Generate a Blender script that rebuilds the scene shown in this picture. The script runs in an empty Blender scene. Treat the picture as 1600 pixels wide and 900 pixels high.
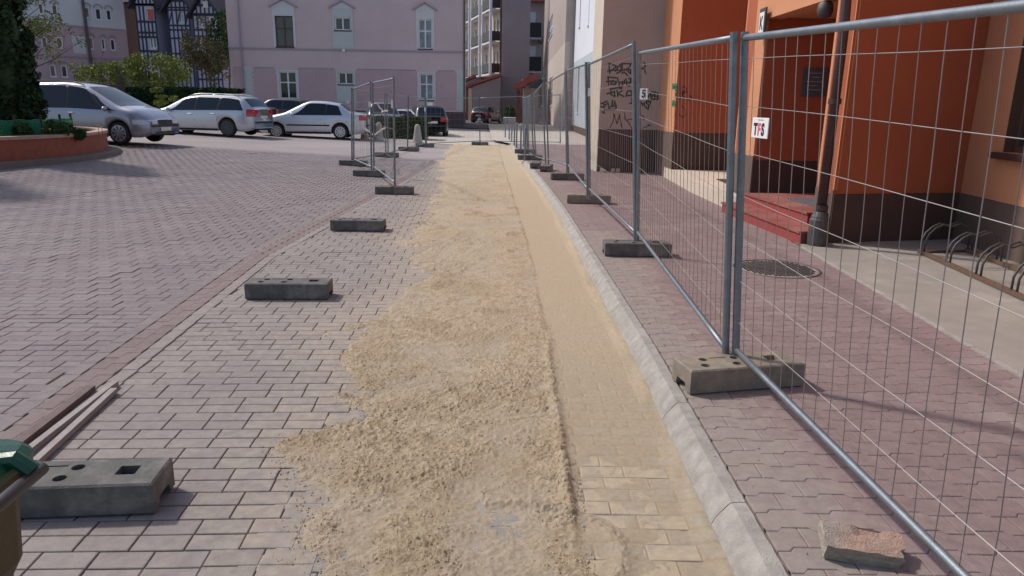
import bpy, bmesh, math, random
import numpy as np
from mathutils import Vector, Matrix
random.seed(7); rng = np.random.default_rng(11)
scene = bpy.context.scene
COL = scene.collection
R = math.radians
# ------------------------------------------------------------------ camera
FPX, PITCH, ROLL, EYE = 1125.0, math.atan(286/1125), R(1.0), 1.65
cam_d = bpy.data.cameras.new('camera'); cam = bpy.data.objects.new('camera', cam_d); COL.objects.link(cam)
cam_d.sensor_width = 36; cam_d.lens = 36*FPX/1600; cam_d.clip_end = 2000; cam_d.clip_start = .05
cam.location = (0, 0, EYE)
cam.matrix_world = Matrix.Translation((0, 0, EYE)) @ Matrix.Rotation(math.pi/2-PITCH, 4, 'X') @ Matrix.Rotation(ROLL, 4, 'Z')
scene.camera = cam
# ------------------------------------------------------------------ sky, sun, exposure
SUN_AZ, SUN_EL = math.atan2(-.88, .48), R(47)          # azimuth from +Y towards +X
world = bpy.data.worlds.new('World'); scene.world = world; world.use_nodes = True
wn = world.node_tree; bg = wn.nodes['Background']
sky = wn.nodes.new('ShaderNodeTexSky'); sky.sky_type = 'NISHITA'; sky.sun_disc = False
sky.sun_elevation = SUN_EL; sky.sun_rotation = SUN_AZ; sky.dust_density = 2.0
wn.links.new(sky.outputs[0], bg.inputs[0]); bg.inputs[1].default_value = .145
sun_d = bpy.data.lights.new('sun', 'SUN'); sun_d.energy = 2.9; sun_d.angle = R(3.5); sun_d.color = (1, .94, .86)
sun = bpy.data.objects.new('sun', sun_d); COL.objects.link(sun)
sdir = Vector((math.sin(SUN_AZ)*math.cos(SUN_EL), math.cos(SUN_AZ)*math.cos(SUN_EL), math.sin(SUN_EL)))
sun.rotation_euler = sdir.to_track_quat('Z', 'Y').to_euler()
scene.view_settings.view_transform = 'Standard'; scene.view_settings.look = 'None'
scene.view_settings.gamma = 1; scene.view_settings.exposure = -.04
# ------------------------------------------------------------------ survey: sight line -> point
def ray(px, py):
    u, v = px-800, py-450
    u2 = u*math.cos(ROLL)+v*math.sin(ROLL); v2 = -u*math.sin(ROLL)+v*math.cos(ROLL)
    return Vector((u2/FPX, math.cos(PITCH)-v2/FPX*math.sin(PITCH), -math.sin(PITCH)-v2/FPX*math.cos(PITCH)))
def at(px, py, Y):
    d = ray(px, py); return Vector((0, 0, EYE))+d*(Y/d.y)
def onz(px, py, z=0):
    d = ray(px, py); return Vector((0, 0, EYE))+d*((z-EYE)/d.z)
def onx(px, py, X):
    d = ray(px, py); return Vector((0, 0, EYE))+d*(X/d.x)
# ------------------------------------------------------------------ numpy value noise
def _h(i, j, s):
    n = (i*374761393 + j*668265263 + s*1442695041) & 0xffffffff
    n = ((n ^ (n >> 13))*1274126177) & 0xffffffff
    return ((n ^ (n >> 16)) & 0xffff)/65535.0
def vnoise(x, y, s=0):
    x = np.asarray(x, float); y = np.asarray(y, float)
    i = np.floor(x).astype(np.int64); j = np.floor(y).astype(np.int64)
    fx = x-i; fy = y-j; fx = fx*fx*(3-2*fx); fy = fy*fy*(3-2*fy)
    return (_h(i, j, s)*(1-fx)+_h(i+1, j, s)*fx)*(1-fy)+(_h(i, j+1, s)*(1-fx)+_h(i+1, j+1, s)*fx)*fy
def fbm(x, y, s=0, o=4):
    r = 0; a = .5; t = 0
    for k in range(o):
        r = r+a*vnoise(x*2**k+k*17.3, y*2**k-k*9.1, s+k); t += a; a *= .55
    return r/t
def sstep(a, b, x):
    t = np.clip((np.asarray(x, float)-a)/(b-a), 0, 1); return t*t*(3-2*t)
def rise(x, y):                                   # the yard climbs gently to the left and back
    v = .036*np.maximum(0, -np.asarray(x, float)-3)*sstep(6, 18, y)
    return np.minimum(v, .75)
# ------------------------------------------------------------------ materials
MATS = {}
def mat(name, col, rough=.8, var=.12, scale=6.0, bump=0.0, bscale=60.0, metal=0.0, col2=None, mixlo=.4, mixhi=.65, mscale=None, attr=None, coat=0, spec=.5, alpha=None, detail=5, emit=None, trans=0, dust=None, space='pos', attr2=None):
    m = bpy.data.materials.new(name); m.use_nodes = True; MATS[name] = m
    nt = m.node_tree; N = nt.nodes; L = nt.links; b = N['Principled BSDF']
    b.inputs['Roughness'].default_value = rough; b.inputs['Metallic'].default_value = metal
    b.inputs['Specular IOR Level'].default_value = spec; b.inputs['Coat Weight'].default_value = coat
    b.inputs['Transmission Weight'].default_value = trans
    if space == 'pos':
        g = N.new('ShaderNodeNewGeometry'); P = g.outputs['Position']
    else:
        g = N.new('ShaderNodeTexCoord'); P = g.outputs['Object']
    def noise(s, d=detail):
        n = N.new('ShaderNodeTexNoise'); n.inputs['Scale'].default_value = s; n.inputs['Detail'].default_value = d; n.inputs['Roughness'].default_value = .6
        L.new(P, n.inputs['Vector']); return n.outputs['Fac']
    def ramp(src, lo, hi, a=0, bb=1):
        r = N.new('ShaderNodeMapRange'); r.inputs[1].default_value = lo; r.inputs[2].default_value = hi; r.inputs[3].default_value = a; r.inputs[4].default_value = bb
        L.new(src, r.inputs[0]); return r.outputs[0]
    def mixc(f, a, bcol, mode='MIX'):
        x = N.new('ShaderNodeMix'); x.data_type = 'RGBA'; x.blend_type = mode
        for s, v in ((0, f), (6, a), (7, bcol)):
            if isinstance(v, (int, float)): x.inputs[s].default_value = v
            elif isinstance(v, (tuple, list)): x.inputs[s].default_value = (*v, 1) if len(v) == 3 else v
            else: L.new(v, x.inputs[s])
        return x.outputs[2]
    c = tuple(col)
    if col2 is not None:
        c = mixc(ramp(noise(mscale or scale*.3), mixlo, mixhi), c, tuple(col2))
    if attr:                                      # per piece tone from a face attribute
        an = N.new('ShaderNodeAttribute'); an.attribute_name = attr[0]
        c = mixc(an.outputs['Fac'], c, tuple(attr[1]))
    if attr2:
        an = N.new('ShaderNodeAttribute'); an.attribute_name = attr2[0]; c = mixc(an.outputs['Fac'], c, tuple(attr2[1]))
    if dust:                                      # windblown sand lying in patches
        an = N.new('ShaderNodeAttribute'); an.attribute_name = 'dust'
        s = N.new('ShaderNodeMath'); s.operation = 'MULTIPLY_ADD'; L.new(noise(14, 6), s.inputs[0]); s.inputs[1].default_value = 1.3
        L.new(an.outputs['Fac'], s.inputs[2])
        c = mixc(ramp(s.outputs[0], .85, 1.35, 0, .9), c, tuple(dust))
    if var:
        v = N.new('ShaderNodeMapRange'); v.inputs[1].default_value = .25; v.inputs[2].default_value = .75; v.inputs[3].default_value = 1-var; v.inputs[4].default_value = 1+var
        L.new(noise(scale), v.inputs[0])
        comb = N.new('ShaderNodeCombineColor'); [L.new(v.outputs[0], comb.inputs[i]) for i in range(3)]
        c = mixc(1.0, c, comb.outputs[0], 'MULTIPLY')
    if isinstance(c, tuple): b.inputs['Base Color'].default_value = (*c, 1)
    else: L.new(c, b.inputs['Base Color'])
    if bump:
        bn = N.new('ShaderNodeBump'); bn.inputs['Strength'].default_value = min(1, bump); bn.inputs['Distance'].default_value = .01*max(1, bump)
        L.new(noise(bscale, 8), bn.inputs['Height']); L.new(bn.outputs[0], b.inputs['Normal'])
    if emit: b.inputs['Emission Color'].default_value = (*emit, 1); b.inputs['Emission Strength'].default_value = 1
    return m
M = {}
M['sandbed'] = mat('joint_sand', (.19, .155, .13), .95, .3, 20)
M['paver'] = mat('paver_purple_grey', (.30, .266, .242), .85, .17, 18, .45, 200, col2=(.235, .195, .19), mscale=.9, mixlo=.5, mixhi=.72, attr=('rnd', (.262, .222, .208)), dust=(.38, .32, .255))
M['paver_left'] = mat('paver_mauve', (.25, .217, .213), .85, .17, 18, .45, 200, col2=(.192, .158, .162), mscale=.7, mixlo=.48, mixhi=.70, attr=('rnd', (.208, .172, .176)), dust=(.38, .32, .255))
M['paver_red'] = mat('paver_reddish', (.235, .178, .167), .88, .16, 25, .35, 220, attr=('rnd', (.20, .15, .142)), dust=(.40, .33, .25))
M['paver_new'] = mat('paver_new_grey', (.30, .285, .265), .85, .14, 25, .35, 220, attr=('rnd', (.24, .235, .225)), dust=(.46, .37, .25))
M['paver_walk'] = mat('paver_sidewalk', (.25, .182, .176), .86, .14, 22, .4, 200, col2=(.32, .26, .245), mscale=1.3, mixlo=.5, mixhi=.72, attr=('rnd', (.228, .162, .157)), dust=(.30, .25, .22))
M['sand'] = mat('building_sand', (.50, .395, .27), .95, .12, 35, .8, 330, attr=('wet_shade', (.36, .262, .155)), detail=8, attr2=('thin', (.46, .39, .30)))
M['sand_crumb'] = mat('damp_sand_crumb', (.57, .44, .28), .95, .12, 35, attr=('wet_shade', (.42, .30, .175)))
M['kerb'] = mat('kerb_concrete', (.36, .33, .30), .92, .22, 14, .9, 130, col2=(.44, .41, .37), mixlo=.50, mixhi=.75, mscale=6)
M['apron'] = mat('apron_concrete', (.29, .265, .235), .9, .14, 3, .5, 90, col2=(.38, .355, .325), mixlo=.55, mixhi=.75, mscale=1.6)
M['ground'] = mat('yard_ground', (.33, .29, .285), .9, .12, .5, .3, 20, col2=(.27, .225, .22), mscale=.12)
M['farpave'] = mat('far_pavement', (.48, .43, .375), .9, .1, 1.5, .3, 20)
M['dirt'] = mat('bare_dirt', (.36, .29, .24), .95, .25, 2, .5, 30)
M['asphalt'] = mat('asphalt', (.085, .083, .085), .9, .15, 3, .3, 40)
M['galv'] = mat('galvanised_steel', (.20, .235, .27), .42, .2, 14, .12, 90, metal=.75, space='obj')
M['galv_rail'] = mat('galvanised_rail', (.22, .25, .28), .5, .18, 14, .12, 90, metal=.75, space='obj')
M['wire'] = mat('steel_wire', (.27, .24, .24), .45, .1, 10, metal=.55)
M['wire_h'] = mat('steel_wire_bright', (.29, .28, .28), .55, .1, 10, metal=.5)
M['foot'] = mat('dark_recycled_block', (.115, .11, .103), .8, .30, 9, .6, 90, col2=(.215, .205, .185), mixlo=.5, mixhi=.72, mscale=6, space='obj')
M['foot_warm'] = mat('brown_recycled_block', (.285, .235, .175), .82, .26, 9, .6, 90, col2=(.20, .175, .145), mscale=6, space='obj')
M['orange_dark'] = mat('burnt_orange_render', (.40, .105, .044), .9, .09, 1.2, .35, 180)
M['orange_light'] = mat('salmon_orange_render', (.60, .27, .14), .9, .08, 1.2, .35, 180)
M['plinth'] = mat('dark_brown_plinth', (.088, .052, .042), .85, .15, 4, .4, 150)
M['plinth_lit'] = mat('sunlit_plinth', (.14, .095, .078), .85, .15, 4, .4, 150)  # plinth lightened for its road-facing sides, sunlight put into the colour
M['graf_wall'] = mat('grey_mauve_render', (.46, .38, .345), .92, .10, .9, .35, 160)
M['cream'] = mat('cream_render', (.58, .50, .41), .9, .08, 2, .3, 120)
M['white_wall'] = mat('white_render', (.66, .68, .74), .9, .05, 1, .2, 60)
M['blue_wall'] = mat('pale_blue_render', (.43, .49, .53), .9, .07, 1, .2, 60)
M['tan_wall'] = mat('tan_render', (.40, .335, .31), .9, .1, .6, .2, 50)
M['tan_low'] = mat('pale_tan_render', (.52, .45, .40), .9, .07, .6, .2, 50)
M['grey_wall'] = mat('grey_render', (.29, .265, .285), .9, .12, .4, .2, 50)
M['pink'] = mat('pale_pink_render', (.59, .465, .465), .9, .09, .45, .15, 40)
M['pink_dark'] = mat('pink_render', (.50, .36, .38), .9, .10, .5, .15, 40)
M['trim'] = mat('pale_grey_trim', (.60, .60, .60), .85, .05, 1)
M['trim_line'] = mat('trim_line_grey', (.36, .30, .34), .85, .05, 1)
M['green_trim'] = mat('pale_green_trim', (.50, .54, .52), .85, .05, 1)
M['pinkplinth'] = mat('brown_stone_plinth', (.085, .06, .065), .8, .15, 1)
M['white_frame'] = mat('white_window_frame', (.74, .74, .76), .5, .03, 3)
M['brown_frame'] = mat('brown_window_frame', (.10, .05, .035), .5, .1, 3)
M['glass'] = mat('window_glass', (.035, .045, .055), .06, .5, .6, spec=.8)
M['glass_lit'] = mat('curtained_glass', (.20, .23, .27), .2, .5, 2.0, spec=.7)
M['carglass'] = mat('car_glass', (.012, .018, .028), .05, 0, spec=.45)
M['dark'] = mat('dark_gap', (.02, .02, .022), .9, 0)
M['red_step'] = mat('red_painted_step', (.29, .052, .045), .7, .12, 7, .3, 120)
M['red_tread'] = mat('toned_red_tread', (.27, .062, .052), .75, .2, 5, .3, 120, col2=(.30, .13, .10), mscale=2)  # same red as the risers; their light contrast is put into this colour
M['mat'] = mat('rubber_mat', (.10, .105, .12), .9, .2, 30, .5, 200)
M['pipe'] = mat('dark_red_pipe', (.065, .03, .03), .45, .1, 5)
M['iron'] = mat('cast_iron', (.075, .07, .07), .45, .25, 20, .5, 100)
M['rust'] = mat('rusty_steel', (.13, .075, .05), .8, .25, 20, .4, 120)
M['brick'] = mat('brick_fragment_face', (.44, .27, .20), .92, .2, 25, .9, 140, col2=(.36, .30, .255), mixlo=.38, mscale=9)
M['brickgrey'] = mat('mortar_fragment_face', (.36, .31, .26), .95, .2, 30, .9, 140)
M['board'] = mat('weathered_strip_dark', (.13, .085, .08), .75, .2, 12, .3, 100)
M['board_light'] = mat('weathered_strip_light', (.31, .265, .25), .7, .2, 12, .3, 100)
M['bin_green'] = mat('green_plastic', (.010, .07, .038), .38, .1, 8, .1, 60)
M['bin_body'] = mat('bin_body_plastic', (.06, .045, .02), .55, .25, 5, .2, 60)
M['bin_black'] = mat('black_plastic', (.05, .045, .05), .5, .15, 8)
M['teal'] = mat('teal_plastic', (.01, .30, .26), .4, .05, 8)
M['leaf_dark'] = mat('conifer_leaf', (.028, .055, .022), .8, .35, 6, spec=.2)
M['leaf_hedge'] = mat('hedge_leaf', (.045, .085, .028), .8, .35, 3, spec=.2)
M['leaf_fresh'] = mat('fresh_leaf', (.24, .27, .055), .75, .35, .6, spec=.2, col2=(.12, .155, .04), mscale=.35)
M['leaf_brown'] = mat('brown_leaf', (.12, .105, .05), .8, .35, 1.5, spec=.2)
M['grass'] = mat('grass', (.06, .12, .03), .85, .3, 5, spec=.2)
M['bark'] = mat('bark', (.06, .045, .035), .9, .25, 12, .5, 60)
M['soil'] = mat('planter_soil', (.07, .07, .035), .95, .3, 6)
M['redwall'] = mat('planter_red_brick', (.27, .085, .055), .85, .18, 9, .3, 60)
M['redcap'] = mat('planter_cap', (.42, .27, .225), .85, .12, 6)
M['plbase'] = mat('planter_footing', (.17, .155, .135), .9, .15, 5)
M['net'] = mat('green_net', (.03, .28, .15), .6, .1, 5)
M['yellow'] = mat('yellow_petal', (.75, .60, .03), .6, .05, 5)
M['orangep'] = mat('orange_petal', (.75, .18, .03), .6, .05, 5)
M['white'] = mat('white_plastic', (.80, .80, .80), .4, .02, 5)
M['black'] = mat('black_print', (.015, .015, .02), .5, 0)
M['pinkprint'] = mat('pink_print', (.80, .08, .22), .5, 0)
M['paint_black'] = mat('graffiti_black', (.018, .045, .035), .7, .1, 10)
M['paint_green'] = mat('graffiti_green', (.02, .22, .09), .7, .1, 10)
M['paint_brown'] = mat('graffiti_maroon', (.09, .03, .035), .7, .1, 10)
M['tape'] = mat('white_tape', (.85, .83, .80), .4, .05, 5)
M['tag_yellow'] = mat('yellow_tag', (.75, .70, .15), .4, .05, 5)
M['rubber'] = mat('tyre_rubber', (.025, .025, .027), .8, .1, 10)
M['rim'] = mat('alloy_rim', (.55, .56, .58), .35, .05, 5, metal=.7)
M['hub_dark'] = mat('dark_steel_wheel', (.07, .07, .07), .6, .1, 5)
M['trim_black'] = mat('black_trim', (.025, .025, .028), .6, .1, 5)
M['lamp_red'] = mat('red_lamp', (.50, .012, .02), .15, 0, coat=.5)
M['lamp_clear'] = mat('clear_lamp', (.62, .65, .70), .12, .2, 30, coat=.5)
M['plate'] = mat('number_plate', (.62, .62, .60), .4, .05, 5)
M['roof_red'] = mat('red_roof', (.30, .10, .09), .75, .15, 2)
M['door_brown'] = mat('brown_door', (.24, .085, .05), .7, .15, 2)
M['timber'] = mat('dark_blue_timber', (.035, .038, .062), .7, .1, 2)
M['tim_white'] = mat('timber_infill', (.52, .52, .64), .9, .06, .8)
M['tan2'] = mat('ochre_render', (.36, .255, .20), .9, .08, .4)
M['roof_dark'] = mat('dark_roof', (.10, .065, .06), .8, .15, 1)
M['bollard_conc'] = mat('bollard_concrete', (.38, .355, .32), .9, .15, 5, .3, 60)
# ------------------------------------------------------------------ mesh building
class MB:
    def __init__(s): s.v = []; s.f = []; s.m = []; s.T = None
    def tf(s, p):
        return s.T(p) if s.T else p
    def add(s, vs, fs, mi=0):
        o = len(s.v); s.v += [tuple(s.tf(p)) for p in vs]; s.f += [tuple(i+o for i in f) for f in fs]; s.m += [mi]*len(fs); return s
    def box(s, x0, x1, y0, y1, z0, z1, mi=0, bev=0):
        if bev:
            b = bev; P = []
            for z, k in ((z0, b), (z0+b, 0), (z1-b, 0), (z1, b)):
                P += [(x0+k, y0+k, z), (x1-k, y0+k, z), (x1-k, y1-k, z), (x0+k, y1-k, z)]
            F = [(3, 2, 1, 0), (12, 13, 14, 15)]
            for r in range(3):
                for i in range(4): j = (i+1) % 4; F.append((r*4+i, r*4+j, r*4+4+j, r*4+4+i))
            return s.add(P, F, mi)
        P = [(x0, y0, z0), (x1, y0, z0), (x1, y1, z0), (x0, y1, z0), (x0, y0, z1), (x1, y0, z1), (x1, y1, z1), (x0, y1, z1)]
        return s.add(P, [(3, 2, 1, 0), (4, 5, 6, 7), (0, 1, 5, 4), (1, 2, 6, 5), (2, 3, 7, 6), (3, 0, 4, 7)], mi)
    def beam(s, a, b, w, h=None, mi=0):            # square bar between two points
        a = Vector(a); b = Vector(b); d = (b-a).normalized(); h = h or w
        u = d.cross(Vector((0, 0, 1))); u = u.normalized() if u.length > 1e-4 else Vector((1, 0, 0)); w2 = u.cross(d)
        P = [p+u*sx*w/2+w2*sz*h/2 for p in (a, b) for sx, sz in ((-1, -1), (1, -1), (1, 1), (-1, 1))]
        return s.add(P, [(3, 2, 1, 0), (4, 5, 6, 7), (0, 1, 5, 4), (1, 2, 6, 5), (2, 3, 7, 6), (3, 0, 4, 7)], mi)
    def tube(s, pts, r, n=8, mi=0, cap=True):
        pts = [Vector(p) for p in pts]; rs = r if isinstance(r, (list, tuple)) else [r]*len(pts); P = []; u = None
        for i, p in enumerate(pts):
            d = (pts[min(i+1, len(pts)-1)]-pts[max(i-1, 0)]).normalized()
            if u is None: u = d.cross(Vector((0, 0, 1)));  u = u.normalized() if u.length > 1e-3 else Vector((1, 0, 0))
            u = (u-d*u.dot(d)).normalized(); w = d.cross(u)
            P += [p+(u*math.cos(2*math.pi*k/n)+w*math.sin(2*math.pi*k/n))*rs[i] for k in range(n)]
        F = [(i*n+k, i*n+(k+1) % n, (i+1)*n+(k+1) % n, (i+1)*n+k) for i in range(len(pts)-1) for k in range(n)]
        if cap: F += [tuple(range(n))[::-1], tuple((len(pts)-1)*n+k for k in range(n))]
        return s.add(P, F, mi)
    def lathe(s, prof, c=(0, 0, 0), n=16, mi=0, axis='z'):
        P = []
        for r, z in prof:
            for k in range(n):
                a = 2*math.pi*k/n; q = (r*math.cos(a), r*math.sin(a), z)
                if axis == 'y': q = (q[0], q[2], q[1])
                P.append((c[0]+q[0], c[1]+q[1], c[2]+q[2]))
        F = [(i*n+k, i*n+(k+1) % n, (i+1)*n+(k+1) % n, (i+1)*n+k) for i in range(len(prof)-1) for k in range(n)]
        F += [tuple(range(n))[::-1], tuple((len(prof)-1)*n+k for k in range(n))]
        if axis == 'y': F = [f[::-1] for f in F]
        return s.add(P, F, mi)
    def prism(s, poly, z0, z1, mi=0):              # poly in xy
        n = len(poly); P = [(x, y, z0) for x, y in poly]+[(x, y, z1) for x, y in poly]
        return s.add(P, [tuple(range(n))[::-1], tuple(range(n, 2*n))]+[(i, (i+1) % n, n+(i+1) % n, n+i) for i in range(n)], mi)
    def build(s, name, mats, parent=None, smooth=False, **kw):
        me = bpy.data.meshes.new(name)
        o = parent.get('_o') if parent else None
        off = Vector(parent_origin(parent)) if parent else Vector((0, 0, 0))
        V = np.array(s.v, dtype=float).reshape(-1, 3)
        if s.T is None or True: V = V-np.array(off)
        me.from_pydata(V.tolist(), [], s.f)
        for m_ in (mats if isinstance(mats, (list, tuple)) else [mats]): me.materials.append(m_)
        if any(s.m): me.polygons.foreach_set('material_index', s.m)
        if smooth: me.polygons.foreach_set('use_smooth', [True]*len(me.polygons))
        me.update()
        return link(name, me, parent, **kw)
ORIG = {}
def parent_origin(p):
    return ORIG.get(p.name, (0, 0, 0)) if p else (0, 0, 0)
def link(name, me, parent=None, label=None, cat=None, group=None, kind=None, loc=None, local=False):
    o = bpy.data.objects.new(name, me); COL.objects.link(o)
    if parent: o.parent = parent; ORIG[o.name] = ORIG.get(parent.name, (0, 0, 0))
    else: ORIG[o.name] = (0, 0, 0)
    if loc is not None: o.location = loc
    tag(o, label, cat, group, kind); return o
def tag(o, label=None, cat=None, group=None, kind=None):
    for k, v in (('label', label), ('category', cat), ('group', group), ('kind', kind)):
        if v: o[k] = v
    return o
def thing(name, label, cat, loc=(0, 0, 0), rz=0, group=None, world=True, kind=None):
    """Empty at the base. world=True: parts are given in world coordinates (rz must be 0)."""
    o = bpy.data.objects.new(name, None); COL.objects.link(o); o.location = loc; o.rotation_euler = (0, 0, rz)
    o.empty_display_size = .2
    ORIG[o.name] = tuple(loc) if world else (0, 0, 0)
    return tag(o, label, cat, group, kind)
def copy_tree(o, parent=None):
    c = o.copy(); COL.objects.link(c); c.parent = parent
    ORIG[c.name] = ORIG.get(o.name, (0, 0, 0))
    for ch in list(KIDS(o)): copy_tree(ch, c)
    return c
def KIDS(o): return [x for x in COL.objects if x.parent == o]
def fast_mesh(name, V, F4, mats, mi=None, attrs=None, smooth=False):
    """big quad mesh from numpy"""
    me = bpy.data.meshes.new(name); nv, nf = len(V), len(F4); k = F4.shape[1]
    me.vertices.add(nv); me.vertices.foreach_set('co', np.asarray(V, dtype=np.float32).ravel())
    me.loops.add(nf*k); me.loops.foreach_set('vertex_index', np.asarray(F4, dtype=np.int32).ravel())
    me.polygons.add(nf); me.polygons.foreach_set('loop_start', np.arange(0, nf*k, k, dtype=np.int32))
    try: me.polygons.foreach_set('loop_total', np.full(nf, k, dtype=np.int32))
    except Exception: pass
    for m_ in mats: me.materials.append(m_)
    if mi is not None: me.polygons.foreach_set('material_index', np.asarray(mi, dtype=np.int32))
    me.polygons.foreach_set('use_smooth', np.full(nf, bool(smooth)))
    for n_, (dom, arr) in (attrs or {}).items():
        a = me.attributes.new(n_, 'FLOAT', dom); a.data.foreach_set('value', np.asarray(arr, dtype=np.float32))
    me.update(calc_edges=True); me.validate(); return me
def cut(mb, cutters, name, m_, cutmat=None):
    """boolean difference, evaluated at once; returns a mesh"""
    def tmp(b):
        me = bpy.data.meshes.new('tmp'); me.from_pydata(b.v, [], b.f); me.materials.append(m_); me.update()
        o = bpy.data.objects.new('tmp', me); COL.objects.link(o); return o
    base = tmp(mb); cs = [tmp(c) for c in cutters]
    for c in cs:
        md = base.modifiers.new('b', 'BOOLEAN'); md.operation = 'DIFFERENCE'; md.object = c; md.solver = 'EXACT'
    dg = bpy.context.evaluated_depsgraph_get(); dg.update()
    me = bpy.data.meshes.new_from_object(base.evaluated_get(dg)); me.name = name
    for c in [base]+cs: bpy.data.objects.remove(c)
    if not me.materials: me.materials.append(m_)
    return me
class Wall:
    """vertical plane; A is the left end seen from outside, s runs to B, o points outwards"""
    def __init__(s, A, B):
        s.A = Vector((A[0], A[1], 0)); s.B = Vector((B[0], B[1], 0)); s.d = (s.B-s.A).normalized(); s.L = (s.B-s.A).length
        s.n = Vector((s.d.y, -s.d.x, 0))
    def p(s, q): return s.A+s.d*q[0]-s.n*q[1]+Vector((0, 0, q[2]))   # q = (along, depth into wall, z)
    def px(s, px, py):
        d = ray(px, py); o = Vector((0, 0, EYE)); t = (s.A-o).dot(s.n)/d.dot(s.n); P = o+d*t
        return (P-s.A).dot(s.d), P.z
    def mb(s): b = MB(); b.T = s.p; return b
    def slab(s, s0, s1, z0, z1, th=.3, holes=(), o=0, mi=0, b=None):
        b = b or s.mb(); holes = [h for h in holes]
        S = sorted({s0, s1, *[h[0] for h in holes], *[h[2] for h in holes]}); Z = sorted({z0, z1, *[h[1] for h in holes], *[h[3] for h in holes]})
        S = [q for q in S if s0 <= q <= s1]; Z = [q for q in Z if z0 <= q <= z1]
        def hole(i, j):
            if i < 0 or j < 0 or i >= len(S)-1 or j >= len(Z)-1: return True
            c = ((S[i]+S[i+1])/2, (Z[j]+Z[j+1])/2)
            return any(h[0] < c[0] < h[2] and h[1] < c[1] < h[3] for h in holes)
        for i in range(len(S)-1):
            for j in range(len(Z)-1):
                if hole(i, j): continue
                a0, a1, c0, c1 = S[i], S[i+1], Z[j], Z[j+1]; d0, d1 = -o, -o+th
                b.add([(a0, d0, c0), (a1, d0, c0), (a1, d0, c1), (a0, d0, c1)], [(0, 1, 2, 3)], mi)
                b.add([(a0, d1, c0), (a1, d1, c0), (a1, d1, c1), (a0, d1, c1)], [(3, 2, 1, 0)], mi)
                if hole(i-1, j): b.add([(a0, d0, c0), (a0, d0, c1), (a0, d1, c1), (a0, d1, c0)], [(0, 1, 2, 3)], mi)
                if hole(i+1, j): b.add([(a1, d0, c0), (a1, d1, c0), (a1, d1, c1), (a1, d0, c1)], [(0, 1, 2, 3)], mi)
                if hole(i, j-1): b.add([(a0, d0, c0), (a0, d1, c0), (a1, d1, c0), (a1, d0, c0)], [(0, 1, 2, 3)], mi)
                if hole(i, j+1): b.add([(a0, d0, c1), (a1, d0, c1), (a1, d1, c1), (a0, d1, c1)], [(0, 1, 2, 3)], mi)
        return b
def window(parent, W, h, frame='white_frame', glass='glass', depth=.12, fw=.06, cols=2, rows=(.62,), sill=True, sillm='trim', arched=False, label=None):
    """h=(s0,z0,s1,z1) opening. window part = frame mesh, with pane and sill under it"""
    s0, z0, s1, z1 = h; b = W.mb(); d0, d1 = depth-.05, depth
    b.box(s0, s0+fw, d0, d1, z0, z1); b.box(s1-fw, s1, d0, d1, z0, z1); b.box(s0+fw, s1-fw, d0, d1, z0, z0+fw); b.box(s0+fw, s1-fw, d0, d1, z1-fw, z1)
    for k in range(1, cols):
        c = s0+(s1-s0)*k/cols; b.box(c-fw*.6, c+fw*.6, d0-.012, d1, z0+fw, z1-fw)
    for r in rows:
        c = z0+(z1-z0)*r; b.box(s0+fw, s1-fw, d0-.006, d1, c-fw*.5, c+fw*.5)
    w = b.build('window', M[frame], parent, label=label)
    g = W.mb(); g.box(s0+fw*.5, s1-fw*.5, depth-.02, depth-.01, z0+fw*.5, z1-fw*.5); g.build('pane', M[glass], w)
    if sill:
        q = W.mb(); q.box(s0-.06, s1+.06, -.07, depth-.05, z0-.07, z0-.003); q.build('sill', M[sillm], w)
    return w
def text_mesh(name, txt, size, m_, parent, loc, rot, ext=.001, bold=0, sx=1, **kw):
    c = bpy.data.curves.new('t', 'FONT'); c.body = txt; c.size = size; c.extrude = ext; c.offset = bold; c.align_x = 'CENTER'; c.align_y = 'CENTER'
    o = bpy.data.objects.new('t', c); COL.objects.link(o)
    dg = bpy.context.evaluated_depsgraph_get(); dg.update()
    me = bpy.data.meshes.new_from_object(o.evaluated_get(dg)); bpy.data.objects.remove(o)
    me.transform(Matrix.Diagonal((sx, 1, 1, 1))); me.materials.clear(); me.materials.append(m_); me.name = name
    q = link(name, me, parent, **kw); q.matrix_local = Matrix.Translation(loc) @ rot; return q
# ================================================================== GROUND
def kshift(y):                                     # the kerb line swings slowly to the left further back
    return np.interp(y, [0, 4.5, 7, 11.2, 14.9, 22.6, 27, 33], [0, 0, -.055, -.15, -.30, -.68, -.90, -1.15])
def kfront(y): return .825+kshift(y)
def kback(y): return .955+kshift(y)
def groove(y): return .295+np.interp(y, [0, 4.8, 8, 27.3], [0, -.015, -.085, -.86])
EDGE_Y = [1.0, 2.25, 2.66, 3.0, 3.29, 3.69, 4.1, 4.7, 5.1, 5.57, 6.67, 7.8, 9.03, 11, 13.9, 18, 25, 30]
EDGE_X = [-.70, -.74, -.93, -.98, -1.10, -1.06, -.88, -1.30, -1.26, -1.20, -.95, -1.05, -1.43, -1.3, -1.50, -1.8, -2.45, -2.6]
def sandedge(y): return np.interp(y, EDGE_Y, EDGE_X)
YFAR = 22.0
def sheet(name, X, Y, zf, m_, kind='structure', parent=None, **kw):
    X = np.asarray(X, float); Y = np.asarray(Y, float); gx, gy = np.meshgrid(X, Y)
    Z = zf(gx, gy); V = np.stack([gx, gy, Z], -1).reshape(-1, 3); nx = len(X)
    i, j = np.meshgrid(np.arange(nx-1), np.arange(len(Y)-1)); a = (j*nx+i).ravel()
    F = np.stack([a, a+1, a+1+nx, a+nx], 1)
    return link(name, fast_mesh(name, V, F, [m_], smooth=True), parent, kind=kind, **kw)
def bx_(y): return np.where(y < YFAR+.0, -.06, -.004)
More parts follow.
